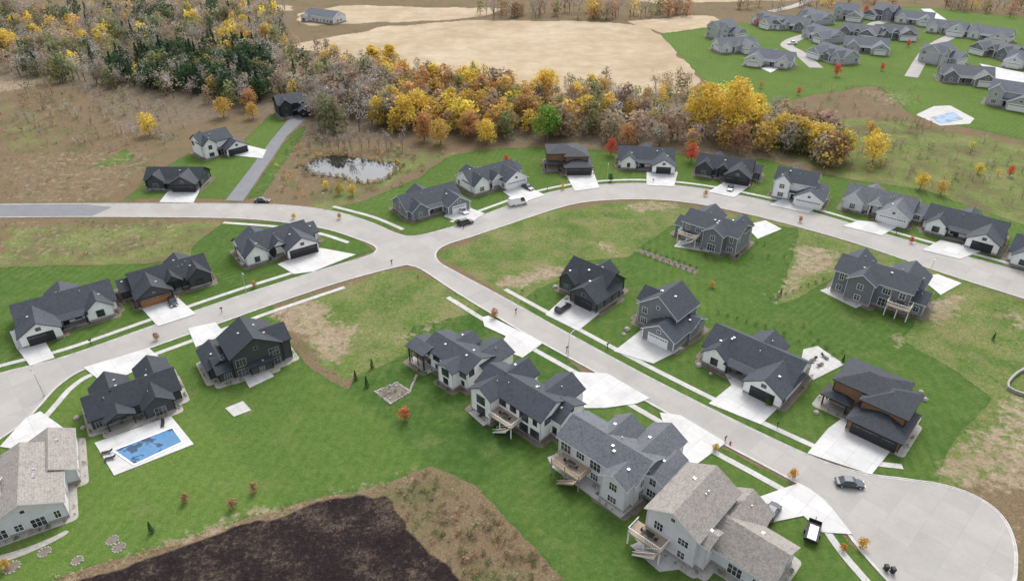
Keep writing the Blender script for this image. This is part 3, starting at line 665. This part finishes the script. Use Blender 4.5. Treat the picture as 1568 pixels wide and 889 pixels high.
for a,b_,s,t,f in far: house('suburban_house',(a,b_),6,f,t,s,1.08,detail=False,flip=bool(a%2))
house('white_barn',(497,20),5,60,[(-12,12,-6,6,4,'x',.5),(8,12.5,-3,9,3.5,'y',.5)],'gray2',1,detail=False)
foliage_object('foundation_shrubs',shrubs)
# ------------------------------------------------------------------ forests
def forest(name,poly,dens,pal,hmin,hmax,nl=230,br=1.0,avoid=None):  # br: foliage colour gain, raised for far trees to paint in distance haze
    pts=scatter(PL(poly),dens); it=[]
    if avoid is not None: pts=pts[~inpoly(pts[:,0],pts[:,1],avoid)]
    for x,y in pts:
        if any((x-a)**2+(y-b_)**2<(r*.9)**2 for a,b_,r in FOOT): continue
        c,k=rnd.choices([p[0:2] for p in pal],[p[2] for p in pal])[0]
        if k=='round': k='full'
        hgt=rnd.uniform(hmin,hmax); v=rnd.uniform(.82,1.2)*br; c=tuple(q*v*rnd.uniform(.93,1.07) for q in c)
        it.append((tpl(k,rnd.randrange(5),nl),x,y,0,hgt*rnd.uniform(.85,1.2),hgt,rnd.uniform(0,6.28),c))
    foliage_object(name,it); return len(it)
F1=[(-150,15),(0,22),(250,18),(440,14),(440,60),(430,90),(500,120),(560,165),(480,190),(420,150),(370,175),(250,150),(140,130),(0,118),(-150,110)]
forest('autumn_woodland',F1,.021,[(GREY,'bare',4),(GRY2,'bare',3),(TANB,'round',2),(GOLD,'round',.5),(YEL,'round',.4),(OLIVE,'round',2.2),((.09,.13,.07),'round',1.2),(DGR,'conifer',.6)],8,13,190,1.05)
forest('pine_woodland',[(160,112),(260,90),(400,83),(425,120),(400,160),(300,150),(180,130)],.028,[(DGR,'conifer',2.8),((.065,.11,.055),'round',3),(OLIVE,'round',.8)],9,14,270)
F2a=[(470,150),(500,130),(560,120),(610,140),(610,205),(540,207),(480,205)]
forest('autumn_woodland',F2a,.028,[(GREY,'bare',4),(GRY2,'bare',4),(TANB,'round',1),(OLIVE,'round',.9)],11,15,260)
F2b=[(560,125),(700,128),(820,150),(930,165),(930,222),(850,212),(770,222),(690,222),(600,207)]
forest('autumn_woodland',F2b,.026,[(GOLD,'round',2.4),(YEL,'round',1.5),(ORG,'round',1.5),(TANB,'round',2.3),(GREY,'bare',1.8),(OLIVE,'round',1.4)],8,13,300)
F2c=[(920,165),(1060,165),(1180,185),(1290,222),(1300,262),(1180,238),(1050,230),(920,224)]
forest('autumn_woodland',F2c,.026,[(TANB,'round',3),(RUST,'round',1.0),(GREY,'bare',2.5),(GRY2,'bare',1.5),(GOLD,'round',1.4),(OLIVE,'round',.8)],8,13,300)
F2d=[(430,66),(560,88),(700,114),(880,130),(1060,130),(1070,165),(930,170),(700,135),(500,120)]
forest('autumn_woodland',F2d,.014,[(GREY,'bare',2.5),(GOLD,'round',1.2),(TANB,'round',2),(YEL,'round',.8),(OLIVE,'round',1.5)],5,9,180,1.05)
F3=[(730,20),(850,18),(1040,14),(1090,24),(950,32),(860,31),(735,30)]
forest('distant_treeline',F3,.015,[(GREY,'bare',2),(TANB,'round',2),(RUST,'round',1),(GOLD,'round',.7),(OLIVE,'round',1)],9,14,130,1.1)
F5=[(-300,12),(0,8),(300,4),(500,-6),(900,-14),(1250,-16),(1700,-16),(1750,-40),(800,-60),(-300,-50)]
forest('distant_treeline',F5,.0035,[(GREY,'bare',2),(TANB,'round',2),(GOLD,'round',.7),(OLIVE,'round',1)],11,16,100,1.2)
F6=[(1100,14),(1330,2),(1568,8),(1700,30),(1700,60),(1568,32),(1500,22),(1400,8),(1330,10),(1180,18)]
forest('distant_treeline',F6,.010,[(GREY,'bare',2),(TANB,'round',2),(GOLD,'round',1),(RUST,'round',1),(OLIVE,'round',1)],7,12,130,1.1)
F4=[(1290,175),(1400,185),(1568,235),(1700,270),(1700,370),(1568,325),(1420,285),(1300,262)]
forest('scrub_thicket',F4,.026,[(TANB,'round',2),(GREY,'bare',2),(RUST,'round',.6),(OLIVE,'round',1.8),(GOLD,'round',.4)],1.5,4.0,80)
forest('scrub_thicket',[(1230,130),(1400,130),(1420,180),(1290,190),(1200,200),(1170,170)],.014,[(TANB,'round',2),(GREY,'bare',2),(OLIVE,'round',1.8),(RUST,'round',1)],1.5,3.5,80)
forest('scrub_thicket',[(20,125),(140,130),(250,155),(300,185),(290,230),(200,235),(60,225),(10,180)],.022,[(TANB,'round',2),(GREY,'bare',2.5),(GRY2,'round',1.5),(OLIVE,'round',.9)],2,5.5,90)
forest('scrub_thicket',[(430,215),(470,208),(680,226),(690,235),(620,285),(560,300),(420,304),(380,303)],.035,[(TANB,'bush',2),(OLIVE,'bush',2),(RUST,'bush',.8),(GOLD,'bush',.5)],.7,1.8,54,avoid=PO)
ring=[]
for i,(x,y) in enumerate(PO):
    for k in range(3): ring.append((tpl('bush',rnd.randrange(5),60),x+rnd.uniform(-1.6,1.6),y+rnd.uniform(-1.2,1.6),0,rnd.uniform(.8,1.7),rnd.uniform(.8,1.6),rnd.uniform(0,6),rnd.choice((TANB,(.45,.37,.22),OLIVE,GOLD,(.3,.22,.13)))))
foliage_object('pond_reeds',ring)
for k in range(12):
    x,y=P(480+k*12+rnd.uniform(-5,5),231+rnd.uniform(-4,3)); foliage_object('bare_tree',[(template('bare',k+70,260),0,0,0,6,rnd.uniform(6,10),k,GREY)],(x,y,0))
forest('weed_patch',[(600,750),(650,722),(730,765),(790,815),(850,880),(870,900),(720,900),(650,820)],.55,[((.28,.215,.14),'bush',3),((.16,.20,.08),'bush',2.6),((.34,.22,.13),'bush',.8),((.38,.34,.23),'bush',.9)],.5,1.4,48)
forest('dry_grass',[(60,893),(200,848),(330,807),(450,772),(590,742),(650,715),(660,720),(590,750),(450,782),(330,817),(200,859),(90,903)],.9,[((.54,.43,.27),'bush',3),((.38,.31,.16),'bush',1)],.3,.7,36)
forest('dry_grass',[(-60,120),(130,130),(280,190),(250,235),(190,300),(-60,305)],.10,[(TANB,'bush',2),(OLIVE,'bush',1.4),(RUST,'bush',1.4),((.46,.38,.26),'bush',1),((.2,.15,.1),'bush',1)],.4,1.2,30)
forest('dry_grass',[(0,340),(320,337),(285,395),(0,402)],.16,[(TANB,'bush',2),(OLIVE,'bush',2),(GRN,'bush',1)],.3,.8,30)
forest('dry_grass',[(665,390),(850,325),(980,310),(1200,350),(1030,340),(980,375),(860,400),(780,450)],.11,[(OLIVE,'bush',2),((.13,.20,.055),'bush',3),(TANB,'bush',1)],.2,.5,26)
forest('dry_grass',[(640,415),(740,480),(620,545),(540,578),(430,480),(520,436)],.13,[(OLIVE,'bush',2),((.13,.20,.055),'bush',3),(TANB,'bush',1)],.2,.5,26)
forest('dry_grass',[(1480,470),(1568,460),(1700,500),(1700,800),(1575,800),(1570,740),(1440,700),(1520,610),(1400,530)],.10,[(OLIVE,'bush',2),((.13,.20,.055),'bush',2),(TANB,'bush',1.5)],.2,.6,26)
forest('dry_grass',[(95,903),(560,760),(700,885),(600,960)],.12,[((.12,.095,.065),'bush',2),((.25,.21,.14),'bush',1)],.15,.45,26)
def tree(name,px,py,h,w,col,kind='round',nl=900):
    x,y=P(px,py); i=rnd.randrange(50)
    t=template(kind,i*13+7,nl); k=.38 if kind=='round' else .19 if kind=='tall' else .24
    foliage_object(name,[(t,0,0,0,w/2/k/1.12,h,rnd.uniform(0,6),col)],(x,y,0))
tree('yellow_cottonwood_tree',1075,205,20,17,YEL,nl=2600); tree('yellow_cottonwood_tree',1120,212,23,17,YEL,nl=2600); tree('yellow_cottonwood_tree',1150,205,16,13,YEL,nl=1800)
for px,py,w in ((1195,222,12),(1222,228,14),(1252,238,15),(1282,245,12)): tree('golden_willow_tree',px,py,12,w,(.66,.50,.13),nl=1500)
tree('yellow_poplar_tree',572,104,12,8,YEL,'tall',1200); tree('yellow_poplar_tree',598,104,12,8,YEL,'tall',1200)
tree('green_maple_tree',838,216,14,12,(.20,.34,.07),nl=1600)
tree('yellow_maple_tree',835,150,13,14,YEL,nl=1400)
for px,py,h,c in ((580,192,12,YEL),(620,200,14,YEL),(665,195,12,GOLD),(650,215,11,ORG),(715,180,12,GOLD),(745,222,10,YEL),(720,212,11,ORG),(690,170,10,YEL),(600,180,13,GOLD),(800,190,12,ORG),(900,190,12,YEL),(990,165,9,GOLD),(1010,225,9,TANB),(640,185,13,YEL),(675,222,10,GOLD),(770,205,11,GOLD),(880,160,10,YEL),(925,150,9,GOLD),(960,225,9,ORG),(560,170,10,GOLD)):
    tree('autumn_maple_tree',px,py,h,h*.88,c,nl=1300)
for px,py,h,c in ((935,238,6.5,RED),(1058,248,7,RED),(1280,117,6.5,RED),(345,92,7,(.55,.2,.09)),(1165,135,3.5,ORG),(1350,108,4,RED),(1222,145,3.5,RED),(1545,270,4,RED),(1450,8,6,RED),(1325,22,6,RED),(1390,72,4,RED),(1158,40,5,RED),(775,252,4,RED)):
    tree('red_maple_tree',px,py,h,h*.75,c,nl=700)
for px,py,h,c in ((230,207,9,YEL),(343,180,9,GOLD),(385,168,9,ORG),(388,182,7,GOLD),(1335,250,11,YEL),(1337,225,7,YEL),(1408,290,6,YEL),(1332,205,5,GOLD),(1440,298,5,GOLD),(15,85,14,YEL),(60,70,12,YEL),(410,68,12,YEL),(75,38,9,YEL),(170,38,10,YEL),(90,118,8,GOLD),(420,110,7,GOLD),(500,290,3,YEL),(540,300,4,GOLD),(520,298,4,(.5,.38,.09)),(130,70,9,YEL),(300,40,10,YEL),(375,45,9,YEL),(665,118,7,YEL),(905,140,8,YEL),(780,125,6,GOLD),(1497,266,4,YEL),(30,50,11,YEL),(350,55,9,YEL),(500,100,8,GOLD),(110,45,9,YEL)):
    tree('yellow_maple_tree',px,py,h,h*.95,c,nl=900)
for px,py,h,c in ((757,487,2.8,ORG),(620,642,3.2,(.60,.22,.10)),(1213,732,2.2,(.6,.34,.08)),(1320,838,2.2,(.65,.4,.07)),(1290,842,1.6,(.6,.32,.07)),(390,752,2.2,RUST),(357,777,2.2,RUST),(1090,440,2,GOLD),(450,335,2,YEL),(520,335,2,GOLD),(700,345,2,OLIVE),(862,290,2,YEL),(935,278,3,GRN),(1095,690,1.8,GOLD),(12,870,2.2,GOLD),(870,590,1.8,GOLD),(1225,340,2,ORG),(1395,372,2,RED),(1300,410,2,ORG),(285,768,2,RUST),(390,440,2,ORG),(1175,620,2,GRN),(1080,300,2,ORG),(240,520,2,RUST)):
    tree('ornamental_tree',px,py,h,h*.8,c,nl=420)
for px,py,h in ((545,582,2.6),(562,592,2.8),(233,815,2.6),(570,563,2.4),(1290,555,2.2),(1195,452,2),(1520,520,2)):
    tree('young_spruce_tree',px,py,h,h*.55,(.07,.13,.06),'conifer',500)
hr=[]
for k in range(10):
    for (a,b_),(c,d) in (((978,388),(1060,417)),((985,383),(1066,412))):
        x,y=P(a+(c-a)*k/9,b_+(d-b_)*k/9); hr.append((tpl('bush',k%4,54),x,y,0,1.0,1.1,k,(.07,.12,.05)))
foliage_object('shrub_row',hr); flat('mulch_strip',PL([(972,384),(980,381),(1071,413),(1064,420)]),.03,'mulch')
hr=[]
for (a,b_),(c,d),n_ in (((1110,365),(1170,375),6),((1080,392),(1200,395),6),((1180,460),(1260,430),8),((1100,480),(1200,512),8),((1230,500),(1275,545),5),((820,455),(800,448),2),((1200,520),(1290,540),5)):
    for k in range(n_): x,y=P(a+(c-a)*k/(n_-1),b_+(d-b_)*k/(n_-1)); hr.append((tpl('bush',k%4,54),x,y,0,.8,1.0,k,(.08,.13,.06)))
foliage_object('yard_shrubs',hr)
def rocks(name,pts,r0,r1):
    mb=MB()
    for x,y in pts:
        r=rnd.uniform(r0,r1); n_=7; ph=rnd.uniform(0,6)
        rings=[]
        for z,q in ((-.1,1.0),(.45,.95),(.85,.55)):
            rings.append([(x+r*q*rnd.uniform(.8,1.15)*math.cos(ph+2*math.pi*k/n_),y+r*q*rnd.uniform(.8,1.15)*math.sin(ph+2*math.pi*k/n_),z*r) for k in range(n_)])
        for a,b_ in zip(rings,rings[1:]):
            for k in range(n_): mb.face([a[k],a[(k+1)%n_],b_[(k+1)%n_],b_[k]])
        mb.face(rings[-1])
    return mb.make(name,['rock'])
gb=PL([(575,600),(608,586),(628,600),(598,618)]); flat('garden_bed',gb,.06,'mulch',0)
e=[]
for i in range(4):
    a=gb[i];b_=gb[(i+1)%4]
    for k in range(9): e.append((a[0]+(b_[0]-a[0])*k/9,a[1]+(b_[1]-a[1])*k/9))
rocks('garden_bed_stones',e,.2,.4); rocks('boulders',scatter(gb,.4),.2,.45)
gi=[(tpl('bush',k%4,54),*q,0,.6,.7,k,rnd.choice((GRN,OLIVE,TANB))) for k,q in enumerate(scatter(gb,.5))]
if gi: foliage_object('garden_plants',gi)
pth=cat(PL([(628,598),(632,588),(638,575)]),4); rocks('stepping_stones',pth,.25,.4)
for cx,cy,r in ((18,868,1.1),(172,827,.9),(182,838,.9),(118,858,.8),(68,845,.9)):
    x,y=P(cx,cy); ring=[(x+r*math.cos(k*.5),y+r*math.sin(k*.5)) for k in range(12)]
    flat('tree_ring_bed',ring,.04,'mulch'); rocks('tree_ring_stones',ring,.12,.2)
flat('gravel_border',cat(PL([(0,850),(40,838),(80,822),(100,812),(104,816),(80,830),(40,848),(0,862)]),3),.035,'gravel')
rocks('boulders',PL([(866,458),(850,440),(960,505),(955,512),(1070,560),(1088,572),(1262,620),(1250,632),(1410,600),(1415,612),(118,640),(128,655),(270,610),(430,540)]),.4,.8)
mb=MB(); ww=cat(PL([(1590,556),(1555,572),(1541,595),(1585,612)]),3); ribbon(mb,ww,0,.4,0,.7); mb.make('retaining_wall',['stone'])
# patio and pool furniture
def lounger(px,py,ang):
    x,y=P(px,py); e=empty('lounge_chair',(x,y,.14),R(ang)); a=MB(); a.box(-.9,.4,-.3,.3,.28,.36,0)
    a.hexa([(.4,-.3,.28),(.95,-.3,.62),(.95,.3,.62),(.4,.3,.28)],[(.4,-.3,.36),(.92,-.3,.70),(.92,.3,.70),(.4,.3,.36)],0)
    for sx in (-.8,.35):
        for sy in (-.26,.26): a.box(sx-.03,sx+.03,sy-.03,sy+.03,0,.28,0)
    a.make('frame',['t_black'],e)
for a in ((165,694,20),(170,703,20),(250,650,110),(925,752,45),(945,765,120),(955,775,200),(932,760,300),(1245,552,30),(1255,560,210),(1262,548,120),(740,636,40)): lounger(*a)
# ------------------------------------------------------------------ vehicles
def vehicle(name,px,py,ang,paint,kind='car'):
    x,y=P(px,py); e=empty(name,(x,y,.05),R(ang))
    dims={'car':(4.7,1.82,.78,1.42,(-1.75,-1.05,.35,1.05)),'suv':(4.8,1.92,.95,1.75,(-2.3,-1.95,.5,1.15)),'van':(5.9,2.05,1.15,2.5,(-2.9,-2.75,1.6,2.3)),'truck':(5.7,1.98,.98,1.85,(-.5,-.3,.9,1.5))}[kind]
    Ln,Wd,belt,top,(c0,c1,c2,c3)=dims; h=Wd/2; l=Ln/2
    body=MB()
    secs=[(-l,.45,belt-.15,.86),(-l+.15,.28,belt,.95),(-l+1.0,.25,belt,1),(c3 if c3<l-.8 else l-.8,.25,belt,1),(l-.25,.27,belt-.17,.94),(l,.42,belt-.3,.82)]
    rg=[]
    for sx,zb,zt,wf in secs:
        w=h*wf; rg.append([(sx,-w*.93,zb),(sx,-w,zb+(zt-zb)*.4),(sx,-w*.97,zt-.06),(sx,-w*.86,zt),(sx,w*.86,zt),(sx,w*.97,zt-.06),(sx,w,zb+(zt-zb)*.4),(sx,w*.93,zb)])
    for a,b_ in zip(rg,rg[1:]):
        for k in range(8): body.face([a[k],b_[k],b_[(k+1)%8],a[(k+1)%8]])
    body.face(rg[0]); body.face(rg[-1][::-1])
    g=MB(); wb,wt=h*.88,h*.70
    Bq=[(c0,-wb,belt-.02),(c3,-wb,belt-.02),(c3,wb,belt-.02),(c0,wb,belt-.02)]; Tq=[(c1,-wt,top-.05),(c2,-wt,top-.05),(c2,wt,top-.05),(c1,wt,top-.05)]
    g.hexa(Bq,Tq,0)
    r=[(c1-.04,-wt-.03,top-.055),(c2+.04,-wt-.03,top-.055),(c2+.04,wt+.03,top-.055),(c1-.04,wt+.03,top-.055)]
    r2=[(c1+.1,-wt+.08,top),(c2-.1,-wt+.08,top),(c2-.1,wt-.08,top),(c1+.1,wt-.08,top)]
    body.hexa(r,r2,0)
    for s in (-1,1):
        for t_ in (0,.36,.7,1):
            xb=c0+(c3-c0)*t_; xt=c1+(c2-c1)*t_
            body.hexa([(xb-.06,s*wb-.02,belt-.02),(xb+.06,s*wb-.02,belt-.02),(xb+.06,s*wb+.02,belt-.02),(xb-.06,s*wb+.02,belt-.02)],[(xt-.06,s*wt-.02,top-.05),(xt+.06,s*wt-.02,top-.05),(xt+.06,s*wt+.02,top-.05),(xt-.06,s*wt+.02,top-.05)])
        body.box(c3-.35,c3-.15,(h*.98) if s>0 else -h*.98-.2,(h*.98+.2) if s>0 else -h*.98,belt-.02,belt+.13)
    if kind=='van':
        body.hexa([(c0-.01,-wb-.015,belt),(.6,-wb-.015,belt),(.6,wb+.015,belt),(c0-.01,wb+.015,belt)],[(c1-.01,-wt-.02,top-.06),(.6,-wt-.02,top-.06),(.6,wt+.02,top-.06),(c1-.01,wt+.02,top-.06)])
    if kind=='truck': g.box(-l+.2,-.65,-h*.78,h*.78,belt-.3,belt+.012,0)
    ob=body.make('body',[paint],e); bv=ob.modifiers.new('b','BEVEL'); bv.width=.03; bv.segments=2
    g.make('windows',['glass'],e)
    wh=MB()
    for sx in (-l*.62,l*.64):
        for s in (-1,1):
            n_=14; rr_=.34; y0,y1=s*(h-.2),s*(h+.01)
            a=[(sx+rr_*math.cos(2*math.pi*k/n_),y0,.33+rr_*math.sin(2*math.pi*k/n_)) for k in range(n_)]; b_=[(p[0],y1,p[2]) for p in a]
            for k in range(n_): wh.face([a[k],a[(k+1)%n_],b_[(k+1)%n_],b_[k]],0)
            wh.face(b_,0); wh.face([(sx+(p[0]-sx)*.6,y1+s*.01,.33+(p[2]-.33)*.6) for p in b_],1)
    wh.make('wheels',['tyre','metal'],e)
    lt=MB()
    for s in (-1,1): lt.box(l-.12,l+.01,s*h*.62-.2,s*h*.62+.2,belt-.33,belt-.2,0); lt.box(-l-.01,-l+.1,s*h*.68-.16,s*h*.68+.16,belt-.3,belt-.16,1)
    lt.make('lights',['t_white','lampred'],e)
vehicle('parked_car',1300,742,-8,'paint_s'); vehicle('camper_van',793,313,22,'paint_w','van'); vehicle('parked_suv',862,474,50,'paint_d','suv')
vehicle('parked_car',265,464,-58,'paint_d'); vehicle('parked_car',808,289,-50,'paint_d'); vehicle('parked_car',708,325,-50,'paint_w')
vehicle('parked_suv',1180,788,50,'paint_d','suv'); vehicle('parked_car',402,309,0,'paint_d'); vehicle('parked_car',1118,290,-110,'paint_s')
vehicle('parked_truck',1213,68,10,'paint_w','truck'); vehicle('parked_suv',713,343,30,'paint_d','suv')
x,y=P(1243,818); e=empty('utility_trailer',(x,y,.12),R(60)); t=MB(); t.box(-2.2,2.2,-1,1,.5,.62,0)
for a in ((-2.2,2.2,-1.0,-.92),(-2.2,2.2,.92,1.0),(-2.2,-2.12,-.91,.91),(2.12,2.2,-.91,.91)): t.box(*a,.63,1.1,0)
t.box(2.2,3.4,-.06,.06,.5,.6,0); t.box(-1.8,1.2,-.7,.6,.63,.85,1)
for s in (-1,1): t.box(-.35,.35,s*1.12-.1,s*1.12+.1,.02,.66,0)
t.make('bed',['t_black','t_white'],e)
def lamp(px,py,ang):
    x,y=P(px,py); e=empty('street_lamp',(x,y,0),R(ang)); a=MB(); a.cyl(0,0,0,.4,.16,.14,8); a.cyl(0,0,.4,5.6,.08,.05,8)
    a.hexa([(0,-.04,5.45),(1.3,-.04,5.75),(1.3,.04,5.75),(0,.04,5.45)],[(0,-.04,5.55),(1.3,-.04,5.85),(1.3,.04,5.85),(0,.04,5.55)]); a.make('pole',['metal'],e)
    b_=MB(); b_.hexa([(1.1,-.16,5.73),(1.9,-.12,5.77),(1.9,.12,5.77),(1.1,.16,5.73)],[(1.15,-.12,5.9),(1.85,-.08,5.87),(1.85,.08,5.87),(1.15,.12,5.9)]); b_.make('luminaire',['t_gray'],e)
for a in ((377,447,305),(500,320,270),(68,606,140),(870,545,50),(930,274,260),(1420,428,50),(55,308,270)): lamp(*a)
def mailbox(px,py,ang):
    x,y=P(px,py); e=empty('mailbox',(x,y,0),R(ang)); a=MB(); a.box(-.06,.06,-.06,.06,0,1.1)
    a.box(-.3,.3,-.13,.13,1.1,1.25); a.hexa([(-.3,-.13,1.25),(.3,-.13,1.25),(.3,.13,1.25),(-.3,.13,1.25)],[(-.3,-.06,1.36),(.3,-.06,1.36),(.3,.06,1.36),(-.3,.06,1.36)]); a.make('post_and_box',['t_black'],e)
for a in ((1110,676,47),(868,538,47),(600,405,50),(1190,654,47),(930,533,47),(790,480,47),(340,478,35),(140,527,35),(1000,280,0),(838,292,40),(710,350,40),(1258,322,-35),(1372,358,-35)): mailbox(*a)
def hydrant(px,py):
    x,y=P(px,py); a=MB(); a.cyl(0,0,0,.12,.2,.2,10); a.cyl(0,0,.12,.6,.12,.12,10); a.cyl(0,0,.6,.8,.15,.04,10); a.box(-.22,.22,-.05,.05,.4,.52); a.box(-.06,.06,-.2,.2,.4,.52)
    a.make('fire_hydrant',[simple('hydrant_red',(.45,.05,.03),.5)],None,(x,y,0))
hydrant(1118,680); hydrant(640,425)
def bin_(px,py):
    x,y=P(px,py); a=MB(); a.hexa([(-.22,-.25,.08),(.22,-.25,.08),(.22,.25,.08),(-.22,.25,.08)],[(-.3,-.33,1.0),(.3,-.33,1.0),(.3,.33,1.0),(-.3,.33,1.0)]); a.hexa([(-.32,-.36,1.0),(.32,-.36,1.0),(.32,.36,1.0),(-.32,.36,1.0)],[(-.28,-.3,1.1),(.28,-.3,1.1),(.28,.3,1.1),(-.28,.3,1.1)])
    for s in (-1,1): a.box(s*.26-.05,s*.26+.05,.2,.36,0,.2)
    a.make('trash_bin',['t_black'],None,(x,y,0))
bin_(1356,872); bin_(1366,876)
# ------------------------------------------------------------------ light
az,el=R(15),R(50)
w=bpy.data.worlds.new('World'); scene.world=w; w.use_nodes=True; nt=w.node_tree
sky=nt.nodes.new('ShaderNodeTexSky'); sky.sky_type='NISHITA'; sky.sun_disc=False; sky.sun_elevation=el; sky.sun_rotation=az; sky.dust_density=4; sky.air_density=1.0; sky.ozone_density=1
hs=nt.nodes.new('ShaderNodeHueSaturation'); hs.inputs['Saturation'].default_value=.3; hs.inputs['Value'].default_value=1.85
bg=nt.nodes['Background']; bg.inputs[1].default_value=.15; nt.links.new(sky.outputs[0],hs.inputs['Color']); nt.links.new(hs.outputs[0],bg.inputs[0])
ld=bpy.data.lights.new('sun','SUN'); ld.energy=1.1; ld.angle=R(18); ld.color=(1,.96,.90)
so=bpy.data.objects.new('sun',ld); scene.collection.objects.link(so)
from mathutils import Vector
d=Vector((math.sin(az)*math.cos(el),math.cos(az)*math.cos(el),math.sin(el))); so.rotation_euler=d.to_track_quat('Z','Y').to_euler(); so.location=(0,0,200)
# ------------------------------------------------------------------ camera
cd=bpy.data.cameras.new('camera'); cam=bpy.data.objects.new('camera',cd); scene.collection.objects.link(cam)
cam.location=(0,0,ALT); cam.rotation_euler=(R(58),0,0); cd.sensor_width=36; cd.lens=36*FL/1568; cd.clip_end=6000; cd.clip_start=1
scene.camera=cam
scene.view_settings.view_transform='Standard'; scene.view_settings.look='None'; scene.view_settings.exposure=0
